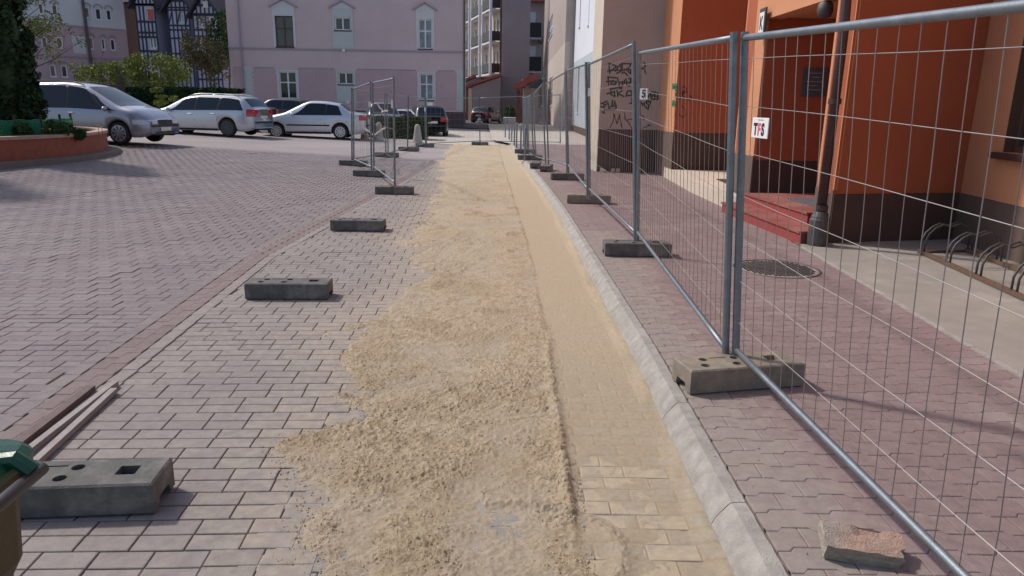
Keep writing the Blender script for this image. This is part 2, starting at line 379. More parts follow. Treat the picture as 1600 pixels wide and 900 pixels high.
sheet('ground', np.concatenate([[-300, -120, -60], np.arange(-34, 34.1, 1), [60, 120, 300]]), np.concatenate([[-40, -10], np.arange(-2, 21.5, 1.), [21.95, 22.0], np.arange(23, 60, 1.), [80, 120, 200, 400]]),
      lambda x, y: rise(x, y)+np.where(y < YFAR, -.06, -.004), M['ground'])
# ---- brick-shaped pavers -------------------------------------------------
def paver_boxes(cx, cy, lx, ly, ang, rnd, dust, z, bev=.003, skirt=.03, drop=None):
    """quads of many bevelled blocks: top + 4 bevels + 4 sides; arrays of centres (before rotation are world)"""
    n = len(cx); tilt = (rng.random((n, 2))-.5)*.006; dz = (rng.random(n)-.5)*.0014
    hx, hy = lx/2, ly/2
    lv = []
    for zz, k in ((-skirt, 0), (-bev*.8, 0), (0, bev)):
        for sx, sy in ((-1, -1), (1, -1), (1, 1), (-1, 1)): lv.append((sx*(hx-k), sy*(hy-k), zz))
    lv = np.array(lv); P = np.repeat(lv[None], n, 0).copy()
    P[:, :, 2] += P[:, :, 0]*tilt[:, :1]+P[:, :, 1]*tilt[:, 1:]+dz[:, None]
    ca, sa = np.cos(ang), np.sin(ang); x = P[:, :, 0]*ca-P[:, :, 1]*sa; y = P[:, :, 0]*sa+P[:, :, 1]*ca
    P[:, :, 0] = x+cx[:, None]; P[:, :, 1] = y+cy[:, None]; P[:, :, 2] += z[:, None]
    F = [(8, 9, 10, 11)]
    for r in (0, 4):
        for i in range(4): j = (i+1) % 4; F.append((r+i, r+j, r+4+j, r+4+i))
    F = np.array(F); FF = (F[None]+12*np.arange(n)[:, None, None]).reshape(-1, 4)
    return P.reshape(-1, 3), FF, np.repeat(rnd, 9), np.repeat(dust, 9)
def lay(parent, name, cx, cy, lx, ly, ang, dust, z, m_, stuffname, npart=300):
    n = len(cx); rnd = rng.random(n)**1.3; order = np.argsort(cy**2+(cx*1.0)**2)
    vis = (np.abs(cx) < .74*cy+.25) & (cy > 1.95)
    order = np.concatenate([order[vis[order]], order[~vis[order]]]); near, rest = order[:npart], order[npart:]
    P, F, r_, d_ = paver_boxes(cx[rest], cy[rest], lx, ly, ang, rnd[rest], dust[rest], z[rest])
    link(stuffname, fast_mesh(stuffname, P, F, [m_], attrs={'rnd': ('FACE', r_), 'dust': ('FACE', d_)}), parent, kind='stuff')
    cache = {}
    for i in near:
        key = (int(rnd[i]*7), int(min(dust[i], 1)*6))
        if key not in cache:
            one = np.array([0.]); P, F, r_, d_ = paver_boxes(one, one, lx, ly, ang, np.array([(key[0]+.5)/7]), np.array([key[1]/6]), one)
            cache[key] = fast_mesh(name, P, F, [m_], attrs={'rnd': ('FACE', r_), 'dust': ('FACE', d_)})
        o = bpy.data.objects.new(name, cache[key]); COL.objects.link(o); o.parent = parent; o.location = (cx[i], cy[i], z[i])
# old yard paving: 20 x 10 bricks laid in aligned pairs of rows, turned a few degrees
A0 = R(3.2); NEWX = -.80
def bandx(y): return -2.50-.0*y+np.interp(y, [0, 3.2, 4.4, 7.6, 14.9, 22], [.10, .04, -.06, -.29, .09-.1, .2])
def yard_grid():
    c, s_ = math.cos(A0), math.sin(A0); u = np.arange(-26, 8, .205); v = np.arange(0, 27, .1045)
    U, Vv = np.meshgrid(u, v); k = (np.arange(len(v))//2) % 2; U = U+(k*.1025)[:, None]+(rng.random(len(v))*.006)[:, None]
    return (U*c-Vv*s_).ravel(), (U*s_+Vv*c).ravel()
gx, gy = yard_grid()
keep = (gy > 1.6) & (gy < YFAR-.06) & (gx > -.80*gy-1.6) & (gx < np.where(gy < 16, NEWX+.05, kfront(gy)-.12))
pl = (gx < -10.6) & (gy > 14.6) & (gy < 21)
inband = np.abs(gx-bandx(gy)) < .125
keep &= ~pl & ~inband; gx, gy = gx[keep], gy[keep]
dust = np.clip(1-(sandedge(gy)-gx)/.75, 0, 1)*.65
west = gx < bandx(gy)
yard = thing('paved_yard', None, None, (0, 0, 0), kind='structure')
sheet('joint_bed', np.arange(-20, 3, .25), np.concatenate([np.arange(.5, 21.6, .5), [21.97]]), lambda x, y: rise(x, y)-.0100-.0045*sstep(.45, .7, fbm(x*.9, y*.9, 203)), M['sandbed'], kind=None, parent=yard)
zz_ = rise(gx, gy)-.007*sstep(.45, .7, fbm(gx*.9, gy*.9, 203))
lay(yard, 'paver', gx[~west], gy[~west], .1985, .0985, A0, dust[~west], zz_[~west], M['paver'], 'paver_field', npart=210)
lay(yard, 'paver', gx[west], gy[west], .1985, .0985, A0, dust[west], zz_[west], M['paver_left'], 'paver_field', npart=88)
# the reddish two-row band (laid lengthwise) and a curved far band
ys = np.arange(1.8, 21, .2035); bx0 = bandx(ys)
bcx = np.concatenate([bx0-.15, bx0-.05, bx0+.05, bx0+.15]); bcy = np.concatenate([ys, ys+.1, ys, ys+.1])
edge = np.tile(False, len(bcx)); band = thing('red_band', None, None, (0, 0, 0), kind='structure')
m2 = np.concatenate([bx0*0, bx0*0+1, bx0*0+1, bx0*0]) > .5
lay(band, 'paver', bcx[m2], bcy[m2], .0985, .1985, R(1.5), np.zeros(m2.sum()), rise(bcx[m2], bcy[m2])+.002, M['paver_red'], 'paver_row', npart=70)
o2 = ~m2
bl = o2 & (bcx < bandx(bcy)); br = o2 & ~bl
for s_, m_ in ((bl, 'paver_left'), (br, 'paver')): lay(band, 'border_paver', bcx[s_], bcy[s_], .0985, .1985, R(1.5), np.zeros(s_.sum())+.1, rise(bcx[s_], bcy[s_])+.0016, M[m_], 'border_row', npart=20)
# freshly laid strip along the kerb, mostly under the sand
ny = np.arange(1.6, 16, .1035); nxg = np.arange(NEWX-.19, .86, .2035)
U, Vv = np.meshgrid(nxg, ny); U = U+((np.arange(len(ny)) % 2)*.1017)[:, None]; U = U.ravel(); Vv = Vv.ravel()
k_ = (U > NEWX-.1) & (U+kshift(Vv) < kfront(Vv)-.1); U = U[k_]; Vv = Vv[k_]; U = U+kshift(Vv)
strip = thing('new_paving_strip', None, None, (0, 0, 0), kind='structure')
lay(strip, 'paver', U, Vv, .1985, .0985, 0, np.clip(.40+.1*(Vv-2.5)+.35*(U-kshift(Vv) > groove(Vv)), .3, 1.3), U*0-.0035, M['paver_new'], 'paver_field', npart=220)
# ---- sand heightfield ----------------------------------------------------
def sand_z(x, y):
    e = sandedge(y)+(fbm(x*2.2, y*2.2, 3)-.5)*.7+(fbm(x*8, y*8, 5)-.5)*.30
    g = groove(y)+(fbm(x*.5, y*1.6, 8)-.5)*.05
    inside = (x-e)                                  # metres inside the ragged left edge
    cov = fbm(x*1.9, y*1.5, 21, 4)-.03*sstep(3.9, 3.2, y); cl = fbm(x*11, y*11, 31, 4); fine = fbm(x*60, y*60, 41, 3); crumb = vnoise(x*105, y*95, 51)
    far = sstep(4.5, 10, y)
    left = sstep(0, .14, inside)
    body = -.0125+left*(.0160+.030*(cov-.44)+.012*(cl-.5)+.004*(fine-.5)+.0075*far)
    gran = left*sstep(.40, .60, cov*.6+cl*.4)*(.0085*(fine-.42)+.0055*(crumb-.45))*(1+.9*sstep(.60, .72, cl))
    rough = body+gran*(1-.93*sstep(3.6, 6.5, y))+left*.0045*(fine-.5)*(1-.6*far)
    lump = np.exp(-((x-sandedge(y)-.32)/.26)**2)*left*(.007*(cl-.3))*(1-.9*sstep(4, 7, y))
    rough = rough+lump+left*.016*sstep(.58, .72, fbm(x*3.1, y*2.3, 97, 3))*(fbm(x*22, y*16, 98, 2))*sstep(4, 6, y)
    smooth = -.0055+.0100*sstep(2.3, 4.3, y+3.2*(fbm(x*4, y*3, 71)-.5)+.5*(fbm(x*1.5, y, 74)-.5))+.0030*(fbm(x*14, y*7, 61)-.5)+.0022*(fine-.5)
    smooth = smooth+.030*sstep(.11, 0, kfront(y)-x)*np.clip(fbm(x*5, y*2.2, 77)*1.6-.35, 0, 1)
    xs_ = x-kshift(y); row = np.floor((y-1.6+.05)/.1035); fy = np.abs(((y-1.6+.05)/.1035)-row-.0); fy = np.minimum(fy, 1-fy)*.1035
    u_ = (xs_-(NEWX-.19)-((row % 2)*.1017))/.2035+.5; fx = np.abs(u_-np.floor(u_)); fx = np.minimum(fx, 1-fx)*.2035; dj = np.minimum(fx, fy)
    smooth = smooth-.0022*np.exp(-(dj/.006)**2)*sstep(7, 4, y)
    t = sstep(-.03, .02, x-g)
    z = rough*(1-t)+smooth*t
    z = z+.019*np.exp(-((x-g+.015)/.028)**2)*sstep(5.6, 3.6, y)*(.55+.9*(fine))*sstep(2.3, 2.9, y)
    curl = np.abs(np.hypot((x-.02), (y-2.42)/.8)-.42)          # the ridge curls round at its near end
    z = z+.014*np.exp(-(curl/.04)**2)*(y < 2.85)*(x > -.1)*(.5+fine)
    return z
ysn = [1.75]
while ysn[-1] < 31: ysn.append(ysn[-1]+max(.0046, .0029*(ysn[-1]-.6)))
ysn = np.array(ysn); nu = 560; uu = np.linspace(0, 1, nu)
X0 = sandedge(ysn)-.45; X1 = kfront(ysn)+.005
GX = X0[:, None]+(X1-X0)[:, None]*uu[None]; GY = np.repeat(ysn[:, None], nu, 1)
GZ = sand_z(GX, GY)+rise(GX, GY)
GZ = np.where(GY > 16, np.maximum(GZ, np.where(GX > sandedge(GY)+.1, .002, GZ)), GZ)
a = (np.arange(len(ysn)-1)[:, None]*nu+np.arange(nu-1)[None]).ravel(); F = np.stack([a, a+1, a+1+nu, a+nu], 1)
wet_shade = np.clip((fbm(GX*3, GY*3, 91)-.42)*3.5, 0, 1)*(GX < groove(GY))*.75  # brown of damp clods, with their shading put into the tone too
thin = np.clip((.56-fbm(GX*1.9, GY*1.5, 21, 4))*5+.35*sstep(.5, 0, GX-sandedge(GY))-.1, 0, .45)*(1-sstep(-.06, .05, GX-groove(GY)))
thin = np.maximum(thin, .25*sstep(4.2, 3.0, GY+1.5*(fbm(GX*4, GY*3, 71)-.5))*(GX > groove(GY)))
xs_ = GX-kshift(GY); row = np.floor((GY-1.55)/.1035); fy = np.abs((GY-1.55)/.1035-row); fy = np.minimum(fy, 1-fy)*.1035; u_ = (xs_-(NEWX-.19)-((row % 2)*.1017))/.2035+.5; k_c = np.floor(u_); fx = np.abs(u_-k_c); fx = np.minimum(fx, 1-fx)*.2035; dj = np.minimum(fx, fy)
thin = np.maximum(thin, (GX > groove(GY))*sstep(.008, .020, dj)*(.35+.6*_h(row.astype(np.int64), k_c.astype(np.int64), 5))*sstep(6.5, 2.6, GY+1.6*(fbm(GX*4, GY*3, 71)-.5)))
wet_shade = np.maximum(wet_shade*.6, np.clip((fbm(GX*26, GY*26, 131, 3)-.52)*5, 0, .7)*(GX < groove(GY))*sstep(14, 5, GY))
wet_shade = np.maximum(wet_shade, .32*(GX > groove(GY))*sstep(5.5, 3, GY)*(.5+fbm(GX*9, GY*5, 140)))
wet_shade = np.maximum(wet_shade, .45*sstep(.60, .70, fbm(GX*3.1, GY*2.3, 97, 3))*(GX < groove(GY))*sstep(22, 12, GY))
zc = GZ.ravel()[F].max(1); F = F[zc > -.0125]                   # only where sand lies above the joints
me = fast_mesh('sand', np.stack([GX, GY, GZ], -1).reshape(-1, 3), F, [M['sand']], attrs={'wet_shade': ('POINT', wet_shade.ravel()), 'thin': ('POINT', thin.ravel())}, smooth=True)
link('sand_layer', me, None, kind='stuff', label='yellow building sand spread over the new paving along the kerb', cat='sand')
# loose crumbs
n = 90000; cy = 1.9+rng.random(n)**1.9*11; cx = sandedge(cy)-.22+rng.random(n)**1.15*(groove(cy)-sandedge(cy)+.26)
e_ = sandedge(cy)+(fbm(cx*2.2, cy*2.2, 3)-.5)*.7+(fbm(cx*8, cy*8, 5)-.5)*.30
pr = np.clip((fbm(cx*1.9, cy*1.5, 21, 4)*.6+fbm(cx*11, cy*11, 31, 4)*.4-.40)*6, .02, 1)*sstep(-.14, .05, cx-e_)*np.where(cy < 4.6, 1, sstep(.56, .66, fbm(cx*3.1, cy*2.3, 97, 3))*.9+.02)
kp = rng.random(n) < pr; cx, cy = cx[kp], cy[kp]; n = len(cx); sz = (.0013+.0042*rng.random(n)**3.5)*(1+.05*cy)
zz = np.maximum(sand_z(cx, cy), -.001)+sz*.1
oc = np.array([(1, 0, 0), (0, 1, 0), (-1, 0, 0), (0, -1, 0), (0, 0, .85), (0, 0, -.8)], float); fo = np.array([(0, 1, 4), (1, 2, 4), (2, 3, 4), (3, 0, 4), (1, 0, 5), (2, 1, 5), (3, 2, 5), (0, 3, 5)])
ra = rng.random(n)*6.28; jit = 1+.5*(rng.random((n, 6, 3))-.5); V = oc[None]*jit*sz[:, None, None]
xr = V[:, :, 0]*np.cos(ra)[:, None]-V[:, :, 1]*np.sin(ra)[:, None]; yr = V[:, :, 0]*np.sin(ra)[:, None]+V[:, :, 1]*np.cos(ra)[:, None]
V = np.stack([xr+cx[:, None], yr+cy[:, None], V[:, :, 2]+zz[:, None]], -1).reshape(-1, 3)
FF = (fo[None]+6*np.arange(n)[:, None, None]).reshape(-1, 3)
link('sand_crumbs', fast_mesh('sand_crumbs', V, FF, [M['sand_crumb']], attrs={'wet_shade': ('POINT', np.repeat(np.where(cy > 4.6, 1., .9)*rng.random(n), 6))}), None, kind='stuff', label='loose crumbs of damp sand scattered over the sand strip', cat='sand')
# ---- kerb: one-metre stones ----------------------------------------------
kerb = thing('kerb', None, None, (0, 0, 0), kind='structure')
ky = .6
while ky < 44:
    L_ = .995; m0 = MB(); prof = [(-.0, -.05), (0.0, .018), (.018, .058), (.06, .108), (.072, .119), (.128, .1215), (.13, -.05)]
    nseg = 20; P = []
    ca = kshift(ky); cb = kshift(ky+1.0)
    for i in range(nseg+1):
        t = i/nseg; yy = ky+L_*t; xx = .825+(ca*(1-t)+cb*t)
        for (px_, pz) in prof:
            w = (random.random()-.5)*(.005 if pz < .115 else .002) if pz > .02 else 0
            P.append((xx+px_+w, yy, pz+w*.6-(.004 if i in (0, nseg) else 0)*(pz > .02)+(rise(0, yy))))
    k = len(prof); Fk = [(i*k+j, i*k+j+1, (i+1)*k+j+1, (i+1)*k+j) for i in range(nseg) for j in range(k-1)]
    Fk += [tuple(range(k))[::-1], tuple(nseg*k+j for j in range(k))]
    m0.add(P, [f[::-1] for f in Fk]); m0.build('kerb_stone', M['kerb'], kerb); ky += 1.0
# ---- interlocking sidewalk -----------------------------------------------
WZ = .12
def inner(y): return np.interp(y, [0, 4.04, 5.25, 8.3, 11, 17, 18], [2.98, 3.06, 3.14, 3.34, 3.42, 3.46, 3.5])
walk = thing('sidewalk', None, None, (0, 0, 0), kind='structure')
sheet('joint_bed', np.arange(0, 1.01, .1), np.arange(.3, 44, .5), lambda u, y: u*0+WZ-.012, M['sandbed'], kind=None, parent=walk)
jb = walk.children if False else [x for x in COL.objects if x.name.startswith('joint_bed') and x.parent == walk][0]
for v in jb.data.vertices:
    x0 = float(kback(v.co.y)); x1 = float(inner(v.co.y)) if v.co.y < 17.5 else 5.0; v.co.x = x0+(x1-x0)*v.co.x
PW, PR, AM = .245, .1255, .012
def wv(u):                                          # stepped joint line, two levels
    u = u % 1.0
    return AM*np.interp(u, [0, .19, .27, .69, .77, 1.0], [-1, -1, 1, 1, -1, -1])
us = [0, .19, .27, .50, .69, .77, 1.0]
outs = []
for r_ in range(int((30-.9)/PR)):
    y0 = .9+r_*PR; x0 = float(kback(y0+PR/2))+.012; x1 = float(inner(y0)) if y0 < 17.5 else 4.2
    off = (r_ % 2)*.5; nn = int((x1-x0)/PW)+2
    for c in range(-1, nn):
        u0 = c+off; xs = [x0+(u0+q)*PW for q in us]
        if xs[0] < x0-.001: 
            if xs[-1] <= x0+.03: continue
        outs.append((r_, u0, x0, x1, y0))
def walkblock(u0, g=.0016, b=.003):
    """outline around (0,0), x in metres from block start"""
    q = np.array(us); up = np.interp(q+u0 % 1, [0, 1], [0, 1])
    lo = wv(q+u0)+g; hi = wv(q+u0)+PR-g
    xs = q*PW; xs = xs.copy(); xs[0] += g; xs[-1] -= g
    out = [(x, y) for x, y in zip(xs, lo)]+[(x, y) for x, y in zip(xs[::-1], hi[::-1])]
    return np.array(out)
def wb_mesh(u0, rnd, dst, x_clip=None):
    o_ = walkblock(u0)
    if x_clip is not None: o_[:, 0] = np.clip(o_[:, 0], x_clip[0], x_clip[1])
    c_ = o_.mean(0); d_ = c_-o_; d_ = d_/np.maximum(np.abs(d_).max(1), 1e-4)[:, None]
    inn = o_+np.sign(c_-o_)*.003
    n_ = len(o_); V = np.concatenate([np.c_[o_, np.full(n_, -.03)], np.c_[o_, np.full(n_, -.0025)], np.c_[inn, np.zeros(n_)]])
    F_ = []
    for s_ in (0, n_): F_ += [(s_+i, s_+(i+1) % n_, s_+n_+(i+1) % n_, s_+n_+i) for i in range(n_)]
    h = n_//2
    for i in range(h-1): F_.append((2*n_+i, 2*n_+i+1, 2*n_+n_-2-i, 2*n_+n_-1-i))
    return V, np.array(F_)
Vs, Fs, Rs, Ds, tot, npart, cache = [], [], [], [], 0, 0, {}
outs.sort(key=lambda q: q[4]+0*q[1])
cand = []
for (r_, u0, x0, x1, y0) in outs:
    xs = x0+u0*PW; full = xs >= x0-.001 and xs+PW <= x1+.001
    cand.append((full, xs, y0, u0, x0, x1))
for (full, xs, y0, u0, x0, x1) in cand:
    rr = random.random()**1.2; dd = max(0, .8-abs(xs-x0)*1.1)*(1.0 if y0 < 9 else .5)
    if full and npart < 300 and y0 > 1.7 and xs < .75*y0+.4:
        key = (round(u0 % 1, 2), int(rr*6), int(dd*5))
        if key not in cache:
            V, F_ = wb_mesh(u0 % 1, 0, 0); cache[key] = fast_mesh('walk_paver', V, F_, [M['paver_walk']], attrs={'rnd': ('FACE', np.full(len(F_), (key[1]+.5)/6)), 'dust': ('FACE', np.full(len(F_), key[2]/5))})
        o = bpy.data.objects.new('interlocking_paver', cache[key]); COL.objects.link(o); o.parent = walk
        o.location = (xs, y0, WZ+(random.random()-.5)*.001); o.rotation_euler = ((random.random()-.5)*.005, (random.random()-.5)*.005, 0); npart += 1
    else:
        clip = (max(0, x0-xs), min(PW, x1-xs))
        if clip[1]-clip[0] < .02: continue
        V, F_ = wb_mesh(u0 % 1, 0, 0, clip); V = V+np.array([xs, y0, WZ+(random.random()-.5)*.0008]); Vs.append(V); Fs.append(F_+tot); tot += len(V)
        Rs.append(np.full(len(F_), rr)); Ds.append(np.full(len(F_), dd))
link('paver_field', fast_mesh('paver_field', np.concatenate(Vs), np.concatenate(Fs), [M['paver_walk']], attrs={'rnd': ('FACE', np.concatenate(Rs)), 'dust': ('FACE', np.concatenate(Ds))}), walk, kind='stuff')
# surfaces further back: pavement beyond the fence, road into the passage, bare patch
def flat(name, poly, z, m_, dz=0, **kw):
    b = MB(); n = len(poly); b.add([(x, y, float(rise(x, y))+z) for x, y in poly], [tuple(range(n))]); return b.build(name, m_, None, kind='structure', **kw)
flat('far_sidewalk', [(-.15, 30.0), (4.4, 30.0), (4.4, 60), (-2.2, 60), (-1.0, 33)], .118, M['farpave'])
flat('far_pavement', [(-5.2, 32.5), (-3.2, 30.6), (.6, 30.2), (.4, 44), (-4.0, 47), (-6.2, 42)], .004, M['farpave'])
flat('passage_road', [(-9.5, 50.5), (-.9, 50.5), (2.2, 110), (-12.5, 110)], .008, M['asphalt'])
dp = [(-2.9+1.15*math.cos(a)*(1+.25*math.sin(3*a+1)), 39.5+3.8*math.sin(a)*(1+.2*math.sin(4*a))) for a in [i*math.pi/12 for i in range(24)]]
flat('bare_patch', dp, .012, M['dirt'])
# small stones and bits of grit on the kerb side
b = MB()
for i in range(260):
    y = 1.9+random.random()**1.6*9; x = float(kback(y))+random.random()**2*1.3-.02; s_ = .002+.005*random.random()**3
    if x > 3: continue
    z = WZ+s_*.3; P = [Vector((x, y, z))+Vector((random.uniform(.6, 1.3)*q[0], random.uniform(.6, 1.3)*q[1], q[2]))*s_ for q in oc]
    b.add(P, [tuple(q) for q in fo.tolist()])
b.build('grit', M['brickgrey'], None, kind='stuff', label='scattered grit on the sidewalk by the kerb', cat='grit')
# concrete apron in front of the building
yy = np.arange(1.0, 9.6, .25); X_ = np.linspace(0, 1, 10)
ap = sheet('concrete_apron', X_, yy, lambda u, y: u*0+WZ+.004+(fbm(u*6, y*1.3, 5)-.5)*.006, M['apron'])
for v in ap.data.vertices: v.co.x = float(inner(v.co.y))+.012+v.co.x*3.0
b = MB(); pr_ = [(float(inner(y))-.012+0, y) for y in np.arange(1.0, 8.4, .9)]
for i in range(len(pr_)-1): b.beam((pr_[i][0]+.012, pr_[i][1]+.004, WZ-.02), (pr_[i+1][0]+.012, pr_[i+1][1]-.004, WZ-.02), .04, .056)
b.build('edging_strip', M['kerb'], ap)
# ================================================================== FENCE BLOCKS
def block_mesh(name, m_):
    b = MB(); b.box(-.35, .35, -.115, .115, 0, .14, bev=.008); c = []
    for x in (-.215, -.02):
        for y in (-.045, .045):
            q = MB(); q.lathe([(.0265, .07), (.0265, .2)], (x+y*.35, y, 0), 14); c.append(q)
    q = MB(); q.box(.17, .25, -.03, .045, .05, .2); c.append(q)
    q = MB(); q.box(-.16, -.05, .055, .066, .125, .2); c.append(q)
    for s_ in (-1, 1):
        q = MB(); q.add([(s_*.30, -.07, -.01), (s_*.36, -.07, -.01), (s_*.36, .07, -.01), (s_*.30, .07, -.01), (s_*.30, -.05, .045), (s_*.36, -.05, .05), (s_*.36, .05, .05), (s_*.30, .05, .045)],
              [(3, 2, 1, 0), (4, 5, 6, 7), (0, 1, 5, 4), (1, 2, 6, 5), (2, 3, 7, 6), (3, 0, 4, 7)] if s_ > 0 else [(0, 1, 2, 3), (7, 6, 5, 4), (4, 5, 1, 0), (5, 6, 2, 1), (6, 7, 3, 2), (7, 4, 0, 3)]); c.append(q)
    return cut(b, c, name, m_)
BK = block_mesh('fence_block', M['foot']); BW = block_mesh('fence_block', M['foot_warm'])
def block(x, y, z, rz, label, me=BK, group='fence foot blocks', tilt=0):
    o = link('fence_block', me, None, label=label, cat='fence block', group=group, loc=(x, y, z)); o.rotation_euler = (0, tilt, rz); return o
_fr, _fl = onz(243, 805), onz(33, 813); _d = (_fr-_fl).normalized(); BR0 = math.atan2(_d.y, _d.x); _c = _fr-_d*.35+Vector((-_d.y, _d.x, 0))*.115; BX0, BY0 = _c.x, _c.y
block(BX0, BY0, .003, BR0, 'dark grey block with round and square holes lying on the pavers beside the green bin')
block(-1.93, 6.05, .003, R(3), 'worn dark block with a chipped front corner lying alone on the pavers')
block(-2.06, 9.5, .003, R(1), 'plain dark block lying alone between the chipped block and the fence')
block(1.30, 3.88, WZ+.003, R(13), 'brownish block under the double fence post beside the kerb', BW)
block(1.32, 7.55, WZ+.003, R(0), 'dark block under the second fence joint on the sidewalk')
# ================================================================== FENCE PANELS
def lerp(a, b, t): return a+(b-a)*t
def panel(A0_, A1_, B0_, B1_, label, wires=True, pr=.0205, rail=True, extra=None, step=.125, sag=.0, railm='galv_rail', nh=7, wr=.0019, group='steel mesh fence panels'):
    """A0/A1 foot and top of one post, B0/B1 of the other; world points"""
    A0_, A1_, B0_, B1_ = map(Vector, (A0_, A1_, B0_, B1_)); t = thing('mesh_fence', label, 'fence', tuple(A0_), group=group)
    for (p, q) in ((A0_, A1_), (B0_, B1_)):
        b = MB(); d = (q-p); b.tube([p-d.normalized()*.06, p, q], pr, 12); b.build('post', M['galv'], t, smooth=False)
        for f in b.f: pass
    for k, (f0, nm) in enumerate(((.984, 'top_rail'), (.085, 'bottom_rail'))):
        pts = [lerp(lerp(A0_, A1_, f0), lerp(B0_, B1_, f0), i/8)-Vector((0, 0, sag*math.sin(math.pi*i/8))) for i in range(9)]
        if k == 1: pts = [lerp(lerp(A0_, A1_, f0-.03), lerp(B0_, B1_, f0-.03), i/8) for i in range(9)]
        b = MB(); b.tube(pts, pr*.8 if rail else pr*.5, 10); b.build(nm, M[railm], t, smooth=True)
    if wires:
        L_ = (A0_-B0_).length; n = int(L_/step); b = MB(); sd = (B0_-A0_).cross(Vector((0, 0, 1))).normalized()
        for i in range(1, n+1):
            u = i/(n+.6); ph = random.uniform(0, 6); am = random.uniform(.001, .004); ph2 = random.uniform(-.0016, .0016); pts = []
            for k in range(8):
                v = .05+.942*k/7; p = lerp(lerp(A0_, A1_, v), lerp(B0_, B1_, v), u+ph2*math.sin(k*2.1+ph)*1.0)
                pts.append(p+sd*am*math.sin(k*1.6+ph))
            b.tube(pts, wr, 4, cap=False)
        b.build('vertical_wires', M['wire'], t, kind='stuff')
        b = MB()
        for j in range(nh):
            v = .05+.935*(j+.75)/(nh+.2); pts = []
            for k in range(13):
                u = k/12; p = lerp(lerp(A0_, A1_, v), lerp(B0_, B1_, v), u); pts.append(p+sd*.003*math.sin(k*1.3+j*2)+Vector((0, 0, .0022*math.sin(k*.9+j))))
            b.tube(pts, wr*.9, 4, cap=False)
        b.build('horizontal_wires', M['wire_h'], t, kind='stuff')
    return t
def P(px, py, Y): return at(px, py, Y)
# right-hand run, near to far
A0n, A1n = P(1149, 572, 3.97), P(1164, 50, 4.03)
pn = panel(A0n, A1n, Vector((1.51, .55, .125)), Vector((1.44, .45, 1.885)), 'nearest mesh panel, the one carrying the white TFS sign', pr=.022)
p1 = panel(P(1133, 570, 4.0), P(1147, 50, 4.0), P(996, 378, 7.6), P(999, 78, 7.6), 'second mesh panel, between the double post and the post with the small 5 tag', pr=.021)
panel(P(993, 379, 7.62), P(990, 64, 7.62), P(921, 306, 11.4), P(920, 97, 11.4), 'third mesh panel from the near end, ending before the graffiti wall')
panel(P(918, 305, 11.42), P(915.5, 97, 11.42), P(888, 266, 15.0), P(884.5, 108, 15.0), 'fourth mesh panel of the kerb fence in front of the pale blue wall')
panel(P(886, 266, 15.02), P(883.5, 110, 15.02), P(857, 256, 17.9), P(853, 129, 17.9), 'fifth mesh panel of the kerb fence, kinked towards the kerb', step=.16)
panel(P(852.5, 256, 17.95), P(847.5, 129, 17.95), P(837, 250, 21.0), P(833, 146, 21.0), 'sixth mesh panel of the kerb fence before the tan building', step=.18)
panel(P(834, 249, 21.05), P(829.5, 147, 21.05), P(826, 243, 24.3), P(824, 150, 24.3), 'seventh mesh panel of the kerb fence, steeply foreshortened', step=.2)
panel(P(824, 242, 24.35), P(822, 151, 24.35), P(818, 234, 28), P(817, 151, 28), 'eighth and farthest mesh panel of the kerb fence', step=.22)
for x, y, lab in ((905, 283, 'dark block under the third fence joint on the sidewalk'), ):
    q = onz(920, 318, WZ); block(q.x, q.y+.05, WZ+.003, R(-3), 'grey block under the paired posts before the graffiti wall', BW)
q = onz(886, 281, WZ); block(q.x, q.y, WZ+.003, R(2), 'dark block under the kinked joint in front of the pale wall')
for (px, py, rz, sc, lab) in ((854, 267, 80, 1, 'small dark block turned end-on under the fifth fence joint'), (837, 262, 84, 1, 'small dark block turned end-on beyond the kinked panel'), (828, 250, 3, 1, 'dark block across the fence line near the far bollards'), (821, 240, 2, 1, 'farthest dark block of the kerb fence by the bollards')):
    q = onz(px, py, WZ); block(q.x, q.y, WZ+.003, R(rz), lab)
# left-hand group and the far row
LP = dict(a=((617, 294), (615, 120), 13.5), b=((582, 268), (580, 127), 16.6), c=((550.5, 255), (549.5, 137), 19.0), d=((604, 245), (602, 146), 22.4), e=((637, 236), (638, 149), 25.6), f=((665, 228.5), (663.5, 152), 28.3), g=((750, 224), (749, 152), 30.4), h=((875.5, 227), (875, 147), 30.9))
def LPt(k, dx=0, base=.09):
    (bx, by), (tx, ty), Y = LP[k]; p = at(bx+dx, by, Y); q = at(tx+dx, ty, Y); p.z = max(p.z, .05); return p, q
def lpanel(k1, k2, lab, d1=0, d2=0, **kw):
    a_, b_ = LPt(k1, d1), LPt(k2, d2); return panel(a_[0], a_[1], b_[0], b_[1], lab, group='steel mesh fence panels', **kw)
lpanel('b', 'a', 'left loose mesh panel nearest the camera with the yellow tag', d1=2.5, step=.17)
lpanel('c', 'b', 'mesh panel at the left corner beside the silver saloon', d1=2.5, d2=-1.5, step=.19)
lpanel('c', 'd', 'mesh panel running back behind the left corner with white tape', d1=-.5, d2=-1, step=.2)
lpanel('d', 'e', 'mesh panel in front of the hedge left of the first bollard', d1=2.5, step=.22)
lpanel('e', 'f', 'short-looking mesh panel beside the concrete bollard', step=.24)
lpanel('f', 'g', 'mesh panel closing the far end, left of the middle post', d1=1.5, step=.25)
lpanel('g', 'h', 'mesh panel closing the far end, right of the middle post', step=.25)
